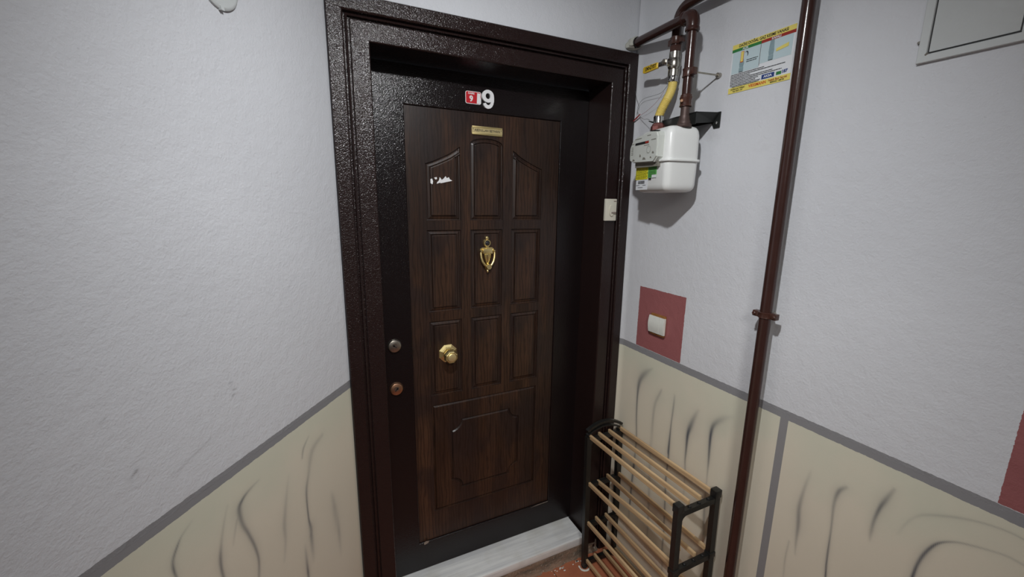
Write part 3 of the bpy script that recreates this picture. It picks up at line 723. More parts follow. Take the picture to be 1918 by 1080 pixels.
b = B().lathe((N2.x, N2.y, 2.030), (0, 0, 1), [(0, .0170), (.001, .0195), (.004, .0195), (.006, .0180), (.020, .0182), (.026, .0205), (.030, .0205), (.031, .0182), (.037, .0182), (.039, .0155)], 12)
cp = part('union_coupling', b, 'clamp', sp, angle=25, label='brown painted union coupling')
part('test_plug', B().lathe(tuple(N2+DX*.0165+DZ*2.047-DY*.004), tuple(DX*.8-DY*.6), [(0, .0055), (.007, .0055), (.009, .0040)], 8), 'copper', cp)

# plaster lump where the pipe leaves the wall
b = B(); bm = bmesh.new(); bmesh.ops.create_icosphere(bm, subdivisions=4, radius=1)
from mathutils import noise as mn
L0 = E0+hd*.004; L1 = Vector((1.128, .004, 2.326))
cc = (L0+L1)/2; ax = (L1-L0).normalized()
for v in bm.verts:
    p = v.co.copy(); k_ = 1+.22*mn.noise(p*2.3+Vector((3, 1, 2)))
    if p.z < -.25: p.z = -.25+(p.z+.25)*.3
    p = Vector((p.x*.026, p.y*.040, p.z*.028))*k_
    v.co = cc+p+Vector((0, 0, .0))
    v.co.y = min(v.co.y, .0035); v.co.x = min(v.co.x, XW-.001); v.co.z = max(v.co.z, 2.3075)
bm.verts.index_update(); b.add([v.co[:] for v in bm.verts], [[v.index for v in f.verts] for f in bm.faces]); bm.free()
lp = part('plaster_lump', b, 'plaster_blob', None, origin=(cc.x, cc.y, 2.3075), label='rough pale filler lump round the pipe end at the top right of the door frame', angle=180)
tag(lp, cat='filler')

# branch pipe with elbow, clamp and ball valve
V = Vector((1.119, -.245, 0))
bp = root('branch_pipe', (V.x, V.y, 2.15), 'brown gas pipe bending down behind the elbow, ending in a yellow-levered ball valve', 'pipe')
BD = Vector((-.10, -.995, .0)).normalized()
bz = 2.375
pts = [Vector((V.x, V.y, 2.225)), Vector((V.x, V.y, 2.30))]+bend((V.x, V.y, 2.30), (V.x, V.y, bz), Vector((V.x, V.y, bz))+BD*.3, .055, 12)+[Vector((V.x, V.y, bz))+BD*.55]
part('pipe', B().tube(pts, .0165, 28), 'pipe', bp)
b = B().lathe((V.x, V.y, 2.262), (0, 0, 1), [(0, .0180), (.001, .0205), (.010, .0190), (.016, .0190), (.024, .0205), (.025, .0180)], 28)
b.box(tuple(V+Vector((-.008, -.018, 2.264))), tuple(V+Vector((.008, -.034, 2.284))), .002)
b.box(tuple(V+Vector((-.008, .018, 2.264))), tuple(V+Vector((.008, .030, 2.284))), .002)
part('pipe_clamp', b, 'clamp', bp, label='brown wall clamp')
b = B().lathe((V.x, V.y, 2.240), (0, 0, 1), [(0, .0185), (.001, .0205), (.017, .0205), (.019, .0185)], 6)
part('hex_nut', b, 'clamp', bp, smooth=False)
b = B().lathe((V.x, V.y, 2.160), (0, 0, 1), [(0, .0170), (.001, .0188), (.021, .0188), (.023, .0170), (.026, .0195), (.032, .0215), (.043, .0222), (.054, .0212), (.058, .0185), (.061, .0190), (.079, .0188), (.081, .0165)], 28)
b.lathe(tuple(V+Vector((-.010, 0, 2.203))), (-1, .1, 0), [(0, .013), (.020, .012), (.024, .009), (.036, .0085)], 16)
vv = part('ball_valve', b, 'nickel', bp, label='shiny nickel valve body')
LV = V+Vector((-.042, 0, 0))
def lever(z, u0, u1, h0, h1, dx0, dx1, droop=-.06):
    p = lambda u_, h_, dx_: LV+Vector((-.98, .17, 0))*dx_+Vector((.17, .98, 0))*u_+DZ*(z+h_-droop*u_)
    c_ = [p(u0, -h0, dx0), p(u1, -h1, dx0), p(u1, h1, dx0), p(u0, h0, dx0)]
    return c_, Vector((-.98, .17, 0))*(dx1-dx0)
c_, d_ = lever(2.200, -.012, .050, .011, .006, 0, .003)
lo = part('lever', B().prism(c_, d_), 'chrome', vv, label='yellow-sleeved lever pointing at the door')
part('lever_nut', B().lathe(tuple(LV+Vector((-.003, 0, 2.203))), (-1, .1, 0), [(0, .0085), (.006, .0085), (.007, .006)], 6), 'steel', vv, smooth=False)
# yellow sleeve: 3rd level is the limit, so the sleeve and print stay children of the pipe
c_, d_ = lever(2.200, .042, .125, .0095, .0110, -.0028, .0062)
pr_ = c_[:2]+[c_[1]+Vector((.0, .004, .004)), c_[2]+Vector((0, .004, -.004))]+c_[2:]
ls = part('lever_sleeve', B().prism(pr_, d_), 'yellow', bp, label='yellow plastic sleeve of the valve lever with black print')
tb = text_builder('EMN\u0130YET', .0165, LV+Vector((-.98, .17, 0))*.0066+Vector((.17, .98, 0))*.080+DZ*(2.200+.06*.080), tuple(-(Vector((.17, .98, .06)))), (0, 0, 1), .0003, .0004, sx=.98)
part('sleeve_print', tb, 'black', ls)
part('hose_collar', B().lathe((V.x, V.y, 2.141), (0, 0, 1), [(0, .0175), (.002, .0182), (.005, .0165), (.010, .0160), (.015, .0165), (.019, .0175)], 28), 'chrome', bp, label='bright collar under the valve')

# yellow corrugated hose
hs0 = Vector((V.x, V.y, 2.144)); hs1 = Vector((N1.x, N1.y, 2.022))
pts = []; rr_ = []
NN = 240
for i in range(NN+1):
    t_ = i/NN; s_ = t_*t_*(3-2*t_)
    p = hs0.lerp(hs1, s_); p.z = hs0.z+(hs1.z-hs0.z)*t_
    p += Vector((.0, -.006, 0))*math.sin(math.pi*t_)
    pts.append(p); rr_.append(.0152+(.0009*math.sin(i*2*math.pi/8) if t_ > .5 else .0003*math.sin(i*2*math.pi/8)))
hr = root('gas_hose', (N1.x, N1.y, 2.0), 'yellow corrugated gas hose between the ball valve and the white meter', 'hose')
part('hose', B().tube(pts, rr_, 24), 'hose', hr)
part('lower_ferrule', B().lathe((N1.x, N1.y, 2.003), (0, 0, 1), [(0, .0165), (.001, .0175), (.022, .0175), (.026, .0160)], 28), 'chrome', hr, label='chrome ferrule')

# meter
C0 = (N1+N2)/2+DX*.002
def mp(a, y, z): return C0+DX*a+DY*y+DZ*z        # a: away from the wall, y: towards the door
gm = root('gas_meter', tuple(C0+DZ*1.765), 'white enamelled gas meter with a round-cornered pressed case hanging beside the door frame', 'gas meter')
def shell(hw, hd_, rc, prof_):
    """rounded-rectangle loft: prof_ = [(z, inset)]"""
    vs = []; n_ = 6; ring = 0
    for z, ins in prof_:
        r_ = max(rc-ins*.6, .004); L_ = []
        for sx_, sy_, a0 in ((1, 1, 0), (-1, 1, 90), (-1, -1, 180), (1, -1, 270)):
            for k_ in range(n_+1):
                a = R(a0+k_*90/n_); L_.append((sx_*(hd_-ins-r_)+r_*math.cos(a), sy_*(hw-ins-r_)+r_*math.sin(a)))
        ring = len(L_)
        vs += [mp(p[0], p[1], z) for p in L_]
    fs = [(i*ring+j, i*ring+(j+1) % ring, (i+1)*ring+(j+1) % ring, (i+1)*ring+j) for i in range(len(prof_)-1) for j in range(ring)]
    fs += [tuple(range(ring))[::-1], tuple((len(prof_)-1)*ring+j for j in range(ring))]
    return B().add(vs, fs)
HW, HD = .0955, .0640
part('upper_case', shell(HW, HD, .024, [(1.862, 0), (1.940, .001), (1.956, .004), (1.966, .010), (1.971, .020)]), 'meter', gm, angle=60)
part('lower_case', shell(HW, HD, .024, [(1.757, .022), (1.761, .011), (1.770, .004), (1.782, .0015), (1.858, 0)]), 'meter', gm, angle=60)
part('case_seam', shell(HW+.0065, HD+.0065, .028, [(1.856, .001), (1.8575, 0), (1.8625, 0), (1.864, .001)]), 'meter', gm, angle=60, label='folded seam round the case')
# counter housing
b = B()
out = [(-.052, 1.856), (.078, 1.862), (.100, 1.870), (.103, 1.880), (.103, 1.915), (.088, 1.938), (.058, 1.951), (-.020, 1.9575), (-.062, 1.9525), (-.068, 1.940), (-.069, 1.872)]
b.prism([mp(HD-.002, y, z) for y, z in out], DX*.021)
b.prism([mp(HD+.019, y*.955+.001, 1.905+(z-1.905)*.95) for y, z in out], DX*.006)
cb = part('counter_housing', b, 'meter_box', gm, smooth=False, label='greyish plastic counter box on the front')
part('counter_mount', B().prism([mp(HD-.002, y, z) for y, z in ((-.058, 1.860), (.082, 1.866), (.082, 1.845), (-.058, 1.842))], DX*.013), 'meter_box_under', gm, smooth=False, label='dark grey block under the counter box')  # solid block, looks set back only by its dark colour
fz = HD+.0252
def plate(u0, u1, z0, z1, a=fz, th=.0006):
    return B().prism([mp(a, u0, z0), mp(a, u1, z0), mp(a, u1, z1), mp(a, u0, z1)], DX*th)
part('digit_window', plate(-.018, .066, 1.9205, 1.9285), 'black', cb)
part('red_digits', plate(-.018, .002, 1.9212, 1.9278, fz+.0006), 'st_red', cb)
b = B()
for u0, u1, z in ((.028, .070, 1.9405), (-.028, -.006, 1.9445), (-.032, -.060, 1.928), (-.022, .010, 1.914), (.074, .090, 1.926)):
    b.prism([mp(fz, u0, z), mp(fz, u1, z), mp(fz, u1, z+.0022), mp(fz, u0, z+.0022)], DX*.0004)
for z in (1.914, 1.908, 1.902, 1.896, 1.890):
    b.prism([mp(fz, .078, z), mp(fz, .092, z), mp(fz, .092, z+.0020), mp(fz, .078, z+.0020)], DX*.0004)
for u_, z, r_ in ((-.020, 1.899, .012),):
    ro = [(u_+r_*math.cos(R(a)), z+r_*math.sin(R(a))) for a in range(0, 360, 24)]; ri = [(u_+(r_-.0012)*math.cos(R(a)), z+(r_-.0012)*math.sin(R(a))) for a in range(0, 360, 24)]
    n_ = len(ro); b.add([mp(fz+.0004, *p) for p in ro+ri], [(i, (i+1) % n_, (i+1) % n_+n_, i+n_) for i in range(n_)])
part('counter_print', b, 'meter_box_under', cb, smooth=False, kind='stuff')
b = B()
for u_, z, w_, h_ in ((.030, 1.879, .010, .009), (-.048, 1.884, .012, .007), (-.036, 1.8695, .010, .006), (.072, 1.868, .016, .007), (.004, 1.868, .020, .008)):
    part('painted_recess', B().prism([mp(fz, u_-w_/2, z), mp(fz, u_+w_/2, z), mp(fz, u_+w_*.3, z+h_), mp(fz, u_-w_*.2, z+h_*.8)], DX*.0006), 'meter_box_under', cb, smooth=False)  # thin raised plates; recess shade is put into their dark colour
part('top_slot', B().prism([mp(HD-.001, y, z) for y, z in ((-.040, 1.9575), (-.006, 1.9600), (-.006, 1.9625), (-.040, 1.9605))], DX*.018), 'black', gm, smooth=False)
# stickers on the lower case
ya, za = lambda y: y, 0
ys = part('yellow_sticker', plate(.012, .090, 1.803, 1.852, HD+.0004, .0005), 'meter_yellow', gm, smooth=False, label='yellow warning sticker with black lines of print')
b = B(); rr2 = random.Random(8)
for i in range(8):
    z = 1.8075+i*.0052
    u = .088
    while u > .020:
        w_ = rr2.uniform(.006, .018); b.prism([mp(HD+.0009, u-w_, z), mp(HD+.0009, u, z), mp(HD+.0009, u, z+.0015), mp(HD+.0009, u-w_, z+.0015)], DX*.0003); u -= w_+.003
part('sticker_print', b, 'black', ys, smooth=False, kind='stuff')
gs = part('green_sticker', plate(-.040, .010, 1.807, 1.845, HD+.0004, .0005), 'meter_green', gm, smooth=False, label='green sticker with fine dark print')
b = B()
for i in range(6):
    z = 1.812+i*.0052; b.prism([mp(HD+.0009, -.034, z), mp(HD+.0009, .006, z), mp(HD+.0009, .006, z+.0013), mp(HD+.0009, -.034, z+.0013)], DX*.0003)
b.prism([mp(HD+.0004, -.020, 1.848), mp(HD+.0004, .000, 1.848), mp(HD+.0004, .000, 1.855), mp(HD+.0004, -.020, 1.855)], DX*.0006)
b.prism([mp(HD+.0004, -.010, 1.800), mp(HD+.0004, .006, 1.800), mp(HD+.0004, .006, 1.8055), mp(HD+.0004, -.010, 1.8055)], DX*.0006)
part('sticker_print', b, 'black', gs, smooth=False, kind='stuff')
part('white_corner', plate(-.040, -.014, 1.806, 1.816, HD+.0008, .0006), 'st_white', gs, smooth=False)
wsk = part('barcode_label', plate(.008, .084, 1.7665, 1.8015, HD+.0009, .0004), 'st_white', gm, smooth=False, label='white barcode label')
b = B(); u = .070
while u > .030:
    w_ = rr2.choice([.0008, .0015, .0022]); b.prism([mp(HD+.0013, u-w_, 1.787), mp(HD+.0013, u, 1.787), mp(HD+.0013, u, 1.798), mp(HD+.0013, u-w_, 1.798)], DX*.0002); u -= w_+rr2.choice([.0007, .0012])
for u0, u1, z in ((.060, .082, 1.7815), (.020, .040, 1.7815), (.038, .070, 1.7735)):
    b.prism([mp(HD+.0013, u0, z), mp(HD+.0013, u1, z), mp(HD+.0013, u1, z+.0018), mp(HD+.0013, u0, z+.0018)], DX*.0002)
part('barcode_print', b, 'black', wsk, smooth=False, kind='stuff')
part('union_nut', B().lathe((N1.x, N1.y, 1.968), (0, 0, 1), [(0, .0235), (.002, .0255), (.024, .0255), (.028, .0225), (.034, .0195)], 8), 'red_nut', gm, smooth=False, label='reddish brass union nut under the hose')
part('union_nut', B().lathe((N2.x, N2.y, 1.966), (0, 0, 1), [(0, .0235), (.002, .0250), (.009, .0250), (.012, .0215), (.020, .0200), (.024, .0175), (.036, .0165)], 16), 'rust_pipe', gm, label='dark dirty union nut under the brown pipe')

part('threaded_nipple', B().tube([Vector((N2.x, N2.y, 1.985)), Vector((N2.x, N2.y, 2.0298))], .0142, 24), 'rust_pipe', gm, label='bare rusty nipple')

# bracket
br = root('meter_bracket', (XW, N2.y+.07, 1.99), 'dark steel bracket holding the gas meter connections to the wall', 'bracket')
b = B(); zt = 2.014
top = [(XW-.002, N2.y-.030), (XW-.002, N1.y+.030), (N1.x+.020, N1.y+.026), (N2.x+.022, N2.y+.0), (N2.x+.020, N2.y-.030)]
b.prism([(p[0], p[1], zt-.003) for p in top], (0, 0, .003))
part('bracket_plate', b, 'bracket', br, smooth=False)
b = B()
b.prism([(XW-.0045, N2.y-.052, zt+.004), (XW-.0045, N1.y+.03, zt+.004), (XW-.0045, N1.y+.03, zt-.028), (XW-.0045, N2.y-.020, zt-.028), (XW-.0045, N2.y-.030, zt-.046), (XW-.0045, N2.y-.052, zt-.046)], (.004, 0, 0))
part('wall_flange', b, 'bracket', br, smooth=False)
b = B(); b.prism([(XW-.004, N2.y-.050, zt+.002), (XW-.004, N2.y-.030, zt-.026), (N2.x+.022, N2.y-.028, zt-.036), (N2.x+.022, N2.y-.028, zt+.0)], (.0, .003, .0))
b.prism([(N2.x+.021, N2.y-.028, zt), (N1.x+.020, N1.y+.026, zt), (N1.x+.020, N1.y+.026, zt-.038), (N2.x+.021, N2.y-.028, zt-.038)], (.003, 0, 0))
part('side_web', b, 'bracket', br, smooth=False)
part('fixing_screw', B().lathe((XW-.005, N2.y-.041, zt-.030), (-1, 0, 0), [(0, .005), (.002, .0045), (.0035, .002)], 12), 'chrome', br)
b = B().tube([(N1.x+.020, N1.y+.022, zt-.004), (N1.x+.012, N1.y+.045, zt+.002), (N1.x+.010, N1.y+.060, zt+.008)], [.003, .0028, .0016], 10)
part('hook', b, 'bracket', br)

# seal wire with red seal
wr = root('seal_wire', (1.155, -.05, 2.06), 'thin looped seal wire with a red plastic seal hanging beside the yellow hose', 'wire')
def curve_pts(P, n_=8):
    P = [Vector(p) for p in P]; o_ = []
    for i in range(len(P)-1):
        p0, p1, p2, p3 = P[max(i-1, 0)], P[i], P[i+1], P[min(i+2, len(P)-1)]
        for k_ in range(n_):
            t_ = k_/n_; o_.append(.5*((2*p1)+(-p0+p2)*t_+(2*p0-5*p1+4*p2-p3)*t_*t_+(-p0+3*p1-3*p2+p3)*t_**3))
    return o_+[P[-1]]
part('wire_loop', B().tube(curve_pts([(1.135, -.215, 2.150), (1.145, -.170, 2.128), (1.150, -.128, 2.126), (1.152, -.068, 2.126), (1.154, -.038, 2.110), (1.155, -.030, 2.090), (1.155, -.040, 2.072), (1.152, -.062, 2.055), (1.145, -.085, 2.045), (1.13, -.115, 2.040), (1.115, -.150, 2.030)]), .00065, 6), 'wire', wr)
part('wire_loop', B().tube(curve_pts([(1.152, -.014, 2.165), (1.154, -.022, 2.135), (1.155, -.038, 2.105), (1.155, -.030, 2.085), (1.156, -.024, 2.072)]), .00065, 6), 'wire', wr)
part('wire_loop', B().tube(curve_pts([(1.120, -.205, 2.120), (1.135, -.160, 2.098), (1.148, -.100, 2.078), (1.154, -.050, 2.066)]), .0005, 6), 'red_seal', wr)
b = B(); b.tube([(1.152, -.052, 2.071), (1.152, -.028, 2.058), (1.152, -.010, 2.048)], [.0018, .0036, .0016], 10, flat=.6)
part('red_seal', b, 'red_seal', wr)

# ------------------------------------------------------------------ gas safety sticker
G0 = Vector((XW, -.439, 2.0660)); GW, GH = .197, .1435
XS = -.0012
st = root('gas_safety_sticker', tuple(G0), 'yellow and white gas shut-off instruction sticker between the meter and the brown riser pipe', 'sticker')
def spt(u, v, e=0): return (XW+XS-e, G0.y-u*GW-.0005*v, G0.z+v*GH)   # u right, v up (0..1)
def sq(u0, u1, v0, v1, e, th=.0004):
    return B().prism([spt(u0, v0, e), spt(u1, v0, e), spt(u1, v1, e), spt(u0, v1, e)], (-.0004, 0, 0))
part('paper', B().prism([spt(0, 0), spt(1, 0), spt(1, 1), spt(0, 1)], (.0009, 0, 0)), 'st_white', st, smooth=False)
part('yellow_band', sq(0, 1, .905, 1, 0), 'st_yellow', st, smooth=False, label='yellow title band'); part('yellow_band', sq(0, 1, 0, .118, 0), 'st_yellow', st, smooth=False, label='yellow footer band')
part('green_band', sq(0, .49, .845, .905, 0), 'st_green', st, smooth=False); part('red_band', sq(.49, 1, .845, .905, 0), 'st_red', st, smooth=False)
part('picture_field', sq(.02, .485, .40, .845, 0), 'st_sky', st, smooth=False); part('picture_field', sq(.495, .97, .46, .845, 0), 'st_sky', st, smooth=False)
YD, UP_ = (0, -1, 0), (0, 0, 1)
def stext(txt, u, v, size, mat, e=.0008, sx=1, off=.0001, shear=0):
    part('print', text_builder(txt, size, spt(u, v, e), YD, UP_, .0002, off, sx=sx, shear=shear), mat, st)
stext('DA\u0130RE DO\u011eAL GAZ KESME VANASI', .50, .950, .0112, 'black', sx=.86, off=.0002)
stext('A\u00c7IK', .23, .873, .0085, 'st_white', off=.0002); stext('KAPALI', .72, .873, .0085, 'st_white', off=.0002)
def draw_valve(u, v0, v1, closed):
    w_ = .038
    b = B()
    b.prism([spt(u-w_, v0, .0006), spt(u+w_, v0, .0006), spt(u+w_, v0+.08, .0006), spt(u-w_, v0+.08, .0006)], (-.0003, 0, 0))
    b.prism([spt(u-w_*.85, v0+.085, .0006), spt(u+w_*.85, v0+.085, .0006), spt(u+w_*1.1, v0+.16, .0006), spt(u+w_*.8, v1, .0006), spt(u-w_*.8, v1, .0006), spt(u-w_*1.1, v0+.16, .0006)], (-.0003, 0, 0))
    part('valve_drawing', b, 'st_draw', st, smooth=False)
    part('valve_drawing', sq(u-w_*.9, u+w_*.9, v0-.012, v0, .0006), 'black', st, smooth=False)
draw_valve(.19, .415, .66, False); draw_valve(.665, .48, .845, True)
part('lever_drawing', sq(.165, .215, .60, .82, .0010), 'st_orange', st, smooth=False); part('lever_drawing', sq(.170, .210, .615, .81, .0013), 'st_yellow', st, smooth=False)
part('lever_drawing', B().prism([spt(.74, .60, .0010), spt(.92, .635, .0010), spt(.92, .705, .0010), spt(.74, .655, .0010)], (-.0003, 0, 0)), 'st_yellow', st, smooth=False)
b = B(); arc = [(.24, .79), (.265, .80), (.285, .78), (.29, .74), (.285, .71)]
b.prism([spt(u, v, .0008) for u, v in arc]+[spt(u-.012, v-.014, .0008) for u, v in arc[::-1]], (-.0003, 0, 0))
b.add(*[sq(.487, .492, .43, .845, .0006).v, sq(.487, .492, .43, .845, .0006).f])
rr3 = random.Random(11)
def words(u0, u1, v, h=.0125):
    u = u0
    while u < u1:
        w_ = rr3.uniform(.02, .07); e_ = min(u+w_, u1); q_ = sq(u, e_, v, v+h, .0006); b.add(q_.v, q_.f); u = e_+.005
for (u0, u1, v) in ((.27, .46, .61), (.27, .44, .575), (.02, .58, .372), (.02, .90, .340), (.02, .36, .308), (.02, .72, .276), (.02, .86, .244), (.02, .50, .212), (.02, .46, .180), (.02, .54, .148), (.06, .52, .122)):
    words(u0, u1, v)
part('small_print', b, 'black', st, smooth=False, kind='stuff')
part('logo_box', sq(.56, .755, .135, .222, .0006), 'st_blue', st, smooth=False); stext('AKSA', .657, .177, .0088, 'st_white', .0010, sx=1.15, off=.0003)
part('logo_box', sq(.785, .86, .145, .205, .0006), 'st_green', st, smooth=False); stext('187', .905, .182, .0115, 'st_blue', .0006, off=.0005)
stext('DO\u011eALGAZ TESISAT', .17, .078, .0066, 'black', sx=.8); stext('Tel: 444 0 187', .17, .035, .0060, 'black')
stext('VIESSMANN', .50, .066, .0115, 'st_orange', sx=.92, off=.0003); stext('Yetkili Bayi Servisi', .81, .075, .0085, 'st_red', sx=.9); stext('MERKEZ - SERVIS', .81, .032, .0055, 'black')

# ------------------------------------------------------------------ white steel access panel on the right
ap = root('access_panel', (XW, -1.0, 2.03), 'white painted steel access hatch in the right wall, right of the tall pipe', 'access hatch')
PY0, PY1, PZ0, PZ1 = -.921, -1.092, 2.0285, 2.42
b = B()
def sweep(prof_, y0, y1, z0, z1):
    b_ = B(); vs = []; n_ = len(prof_)
    for o_, h_ in prof_: vs += [(XW-h_, y0-o_, z0+o_), (XW-h_, y1+o_, z0+o_), (XW-h_, y1+o_, z1-o_), (XW-h_, y0-o_, z1-o_)]
    return b_.add(vs, [(i*4+j, i*4+(j+1) % 4, (i+1)*4+(j+1) % 4, (i+1)*4+j) for i in range(n_-1) for j in range(4)])
part('hatch_frame', sweep([(0, -.003), (0, .0070), (.0012, .0085), (.0155, .0085), (.0165, .0065), (.0165, -.003)], PY0, PY1, PZ0, PZ1), 'panel_paint', ap, smooth=False)
b = B(); b.box((XW-.0062, PY0-.0190, PZ0+.0200), (XW+.001, PY1+.0190, PZ1-.0190), .0012)
dr = part('hatch_door', b, 'panel_paint', ap, label='flat white hatch door')
part('door_seam', B().box((XW-.0035, PY0-.0155, PZ0+.0160), (XW-.001, PY1+.0155, PZ1-.0160)), 'black', ap, smooth=False)
part('hatch_hinge', B().tube([(XW-.0075, PY0-.0145, PZ0+.0150), (XW-.0088, PY0-.0185, PZ0+.0185)], .0022, 10), 'meter_box_under', ap)
part('fixing_lug', B().lathe((XW-.004, PY0+.0020, PZ0+.045), (-1, 0, 0), [(0, .0035), (.003, .0025)], 10), 'meter_box_under', ap)

# round blank cover on the left wall
LD = Vector((-.5935, -.8048, 0)); LN = Vector((.8048, -.5935, 0))
cp_ = LD*.374+DZ*2.152
cv = root('blanking_cover', tuple(cp_), 'pale round blanking cover on the left wall at the top edge of the view', 'cover')
part('cover_disc', B().lathe(tuple(cp_+LN*-.001), tuple(LN), [(0, .0490), (.0055, .0485), (.0075, .0460), (.0080, .0410)], 40), 'panel_paint', cv)
part('notch', B().prism([tuple(cp_+LD*.004+DZ*-.051+LN*.0), tuple(cp_+LD*-.004+DZ*-.0505), tuple(cp_+LD*-.002+DZ*-.044), tuple(cp_+LD*.006+DZ*-.044)], tuple(LN*.0086)), 'panel_paint', cv, smooth=False)

# ------------------------------------------------------------------ shoe rack
YF, YN = -.068, -.592
rk = root('shoe_rack', (1.06, (YF+YN)/2, 0), 'empty four-tier shoe rack with black plastic ends and pine slats beside the door', 'shoe rack')
# tiers: height at far end, height at near end
TZ = [(.034, .050), (.243, .262), (.455, .478), (.690, .712)]
def lean(x_, z_, y_): return x_+.018*(1-z_/.7)
def rbar(b_, p, q, w, d_, nrm=(0, 1, 0)):
    """rectangular bar from p to q, width w in the end-frame plane, depth d_ along y"""
    p = Vector(p); q = Vector(q); t_ = (q-p).normalized(); s_ = t_.cross(Vector(nrm)).normalized()
    o_ = [p+s_*w/2, q+s_*w/2, q-s_*w/2, p-s_*w/2]
    b_.prism([v-Vector(nrm)*d_/2 for v in o_], Vector(nrm)*d_)
def end_frame(y, xa, xb, zoff, arch):
    b_ = B(); zt_ = TZ[3][zoff]
    L = lambda x_, z_: (lean(x_, z_, y), y, z_)
    wp = .024
    for x_ in (xa+wp/2, xb-wp/2):
        rbar(b_, L(x_, .0), L(x_, zt_+.005), wp, .020)
    for i in range(4):
        z = TZ[i][zoff]-.014
        rbar(b_, L(xa+.004, z), L(xb-.004, z), .020 if i else .022, .018)
        if i:
            # rounded inner corner under the bar
            for sg_, x0_ in ((1, xa+wp), (-1, xb-wp)):
                r_ = .024 if sg_ > 0 else .014
                pts_ = [L(x0_-sg_*.001, z-.009)]+[L(x0_+sg_*(r_-r_*math.cos(R(a))), z-.009-r_+r_*math.sin(R(a))) for a in (90, 75, 60, 45, 30, 15, 0)]
                pts_[1:] = [L(x0_+sg_*(r_-r_*math.sin(R(a))), z-.009-(r_-r_*math.cos(R(a)))) for a in (0, 15, 30, 45, 60, 75, 90)]
                pts_ = [Vector(p) for p in pts_]
                b_.prism([p-Vector((0, .009, 0)) for p in pts_], (0, .018, 0))
    return b_, L
fb, LF = end_frame(YF, .957, 1.158, 0, True)
arc = []
for i in range(13):
    t_ = i/12; arc.append((.962+t_*.192, .700+.050*math.sin(math.pi*(.12+.80*t_))**.8))
for rr_off, w_ in ((0, .011), (-.020, .005)):
    for p, q in zip(arc[:-1], arc[1:]):
        rbar(fb, LF(p[0], p[1]+rr_off), LF(q[0]+.001, q[1]+rr_off), w_, .018)
fe = part('end_frame', fb, 'rack_black', rk, origin=(1.06, YF, 0), smooth=False, label='far end frame with an arched carrying handle')
nb, LNN = end_frame(YN, .945, 1.150, 1, False)
ne = part('end_frame', nb, 'rack_black', rk, origin=(1.06, YN, 0), smooth=False, label='near end frame with square corner caps')
b = B()
for x_ in (.957, 1.138):
    for zz_, hh_ in ((TZ[3][1]-.006, .030), (TZ[2][1]-.020, .022), (TZ[1][1]-.020, .022)):
        c_ = Vector(LNN(x_, zz_)); part('corner_cap', B().box((c_.x-.015, YN-.013, zz_), (c_.x+.015, YN+.013, zz_+hh_), .003), 'rack_black', ne)
b = B()
for i in range(1, 4):
    for x_ in (1.010, 1.055, 1.100):
        c_ = Vector(LNN(x_, TZ[i][1]-.005)); part('slat_clip', B().lathe(tuple(c_), (0, 0, 1), [(0, .0070), (.005, .0060), (.007, .003)], 10), 'rack_black', ne)
b = B()
for x_, y_ in ((.969, YF), (1.146, YF), (.957, YN), (1.138, YN)):
    c_ = lean(x_, 0, y_); part('foot', B().lathe((c_, y_, 0), (0, 0, 1), [(0, .014), (.010, .0135), (.014, .012)], 14), 'rack_black', rk)
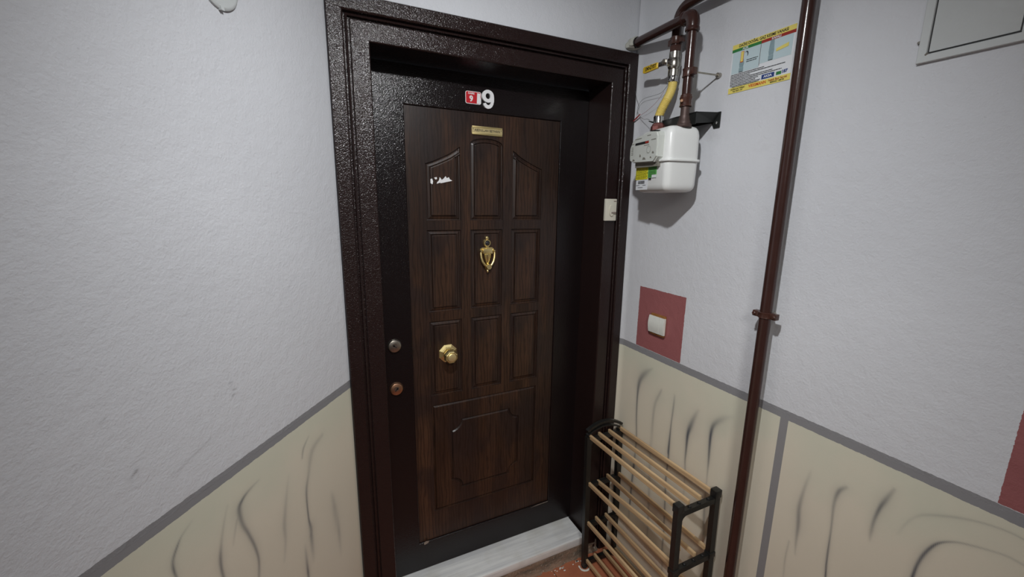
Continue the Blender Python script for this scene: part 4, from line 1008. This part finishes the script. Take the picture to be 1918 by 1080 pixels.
# slats: one mesh, copied
SLX = [(.976, .965), (1.030, 1.015), (1.087, 1.072), (1.146, 1.134)]
Ls = YF-YN-.004
sm = B().box((-.0050, -Ls, -.0080), (.0050, 0, .0100), .0009).mesh('slat', M['slat'], (0, 0, 0), angle=20)
rs = random.Random(5)
for ti in range(4):
    for si in range(4):
        xf_, xn_ = SLX[si]; zf, zn = TZ[ti]
        if ti == 2 and si == 1: xf_, xn_, zf, zn = 1.034, .998, zf-.014, zn+.048      # this one has slipped out of its clip
        p = Vector((lean(xf_, zf, 0), YF+.004, zf+.002+rs.uniform(-.002, .002))); q = Vector((lean(xn_, zn, 0), YN+.004, zn+.002+rs.uniform(-.002, .002)))
        s_ = bpy.data.objects.new('slat', sm); COL.objects.link(s_); s_.parent = rk
        s_.location = p-Vector(rk.location); d_ = (q-p).normalized()
        yv = -d_; xv = yv.cross(Vector((0, 0, 1))).normalized(); zv = xv.cross(yv)
        mt = Matrix((xv, yv, zv)).transposed()
        s_.rotation_euler = mt.to_euler()
        if ti == 2 and si == 1: s_['label'] = 'second-tier slat slipped out of its clip, crossing its neighbour'
# dried paint ring round the near-door foot
b = B(); rq = random.Random(2); cx_, cy_ = lean(.969, 0, 0), YF
for a0, a1, r_ in ((150, 320, .024), (10, 60, .022), (60, 90, .030)):
    n_ = 12; po = []; pi_ = []
    for i in range(n_+1):
        a = R(a0+(a1-a0)*i/n_); w_ = .0035+.0025*math.sin(math.pi*i/n_)+rq.uniform(-.001, .001)
        po.append((cx_+(r_+w_)*math.cos(a), cy_+(r_+w_)*math.sin(a), .0004)); pi_.append((cx_+(r_-w_*.6)*math.cos(a), cy_+(r_-w_*.6)*math.sin(a), .0004))
    b.prism(po+pi_[::-1], (0, 0, .0010))
for i in range(26):
    x_ = rq.uniform(.82, 1.03); y_ = -.026-rq.uniform(0, .030)*(i % 3 == 0)-rq.uniform(0, .008); r_ = rq.uniform(.0012, .0036)
    b.prism([(x_+r_*1.8*math.cos(R(a)), y_+r_*math.sin(R(a)), .0002) for a in range(0, 360, 60)], (0, 0, .0010))
dp = part('paint_drips', b, 'lump_white', None, origin=(cx_, cy_, 0), smooth=False)
tag(dp, 'dried white paint drips on the terracotta floor round the rack foot and along the doorstep', 'paint drips', kind='stuff')

# ------------------------------------------------------------------ ceiling lamp (out of view, its light is the spot above)
cl_ = root('ceiling_lamp', (LAMP.x, LAMP.y, H), 'small round ceiling lamp over the landing, outside the view', 'lamp')
part('lamp_base', B().lathe((LAMP.x, LAMP.y, H), (0, 0, -1), [(0, .06), (.03, .06), (.05, .035), (.085, .03)], 28), 'white_sign', cl_)
part('bulb', B().lathe((LAMP.x, LAMP.y, H-.085), (0, 0, -1), [(0, .02), (.010, .026), (.030, .030), (.050, .026), (.062, .012)], 20), 'glow', cl_)
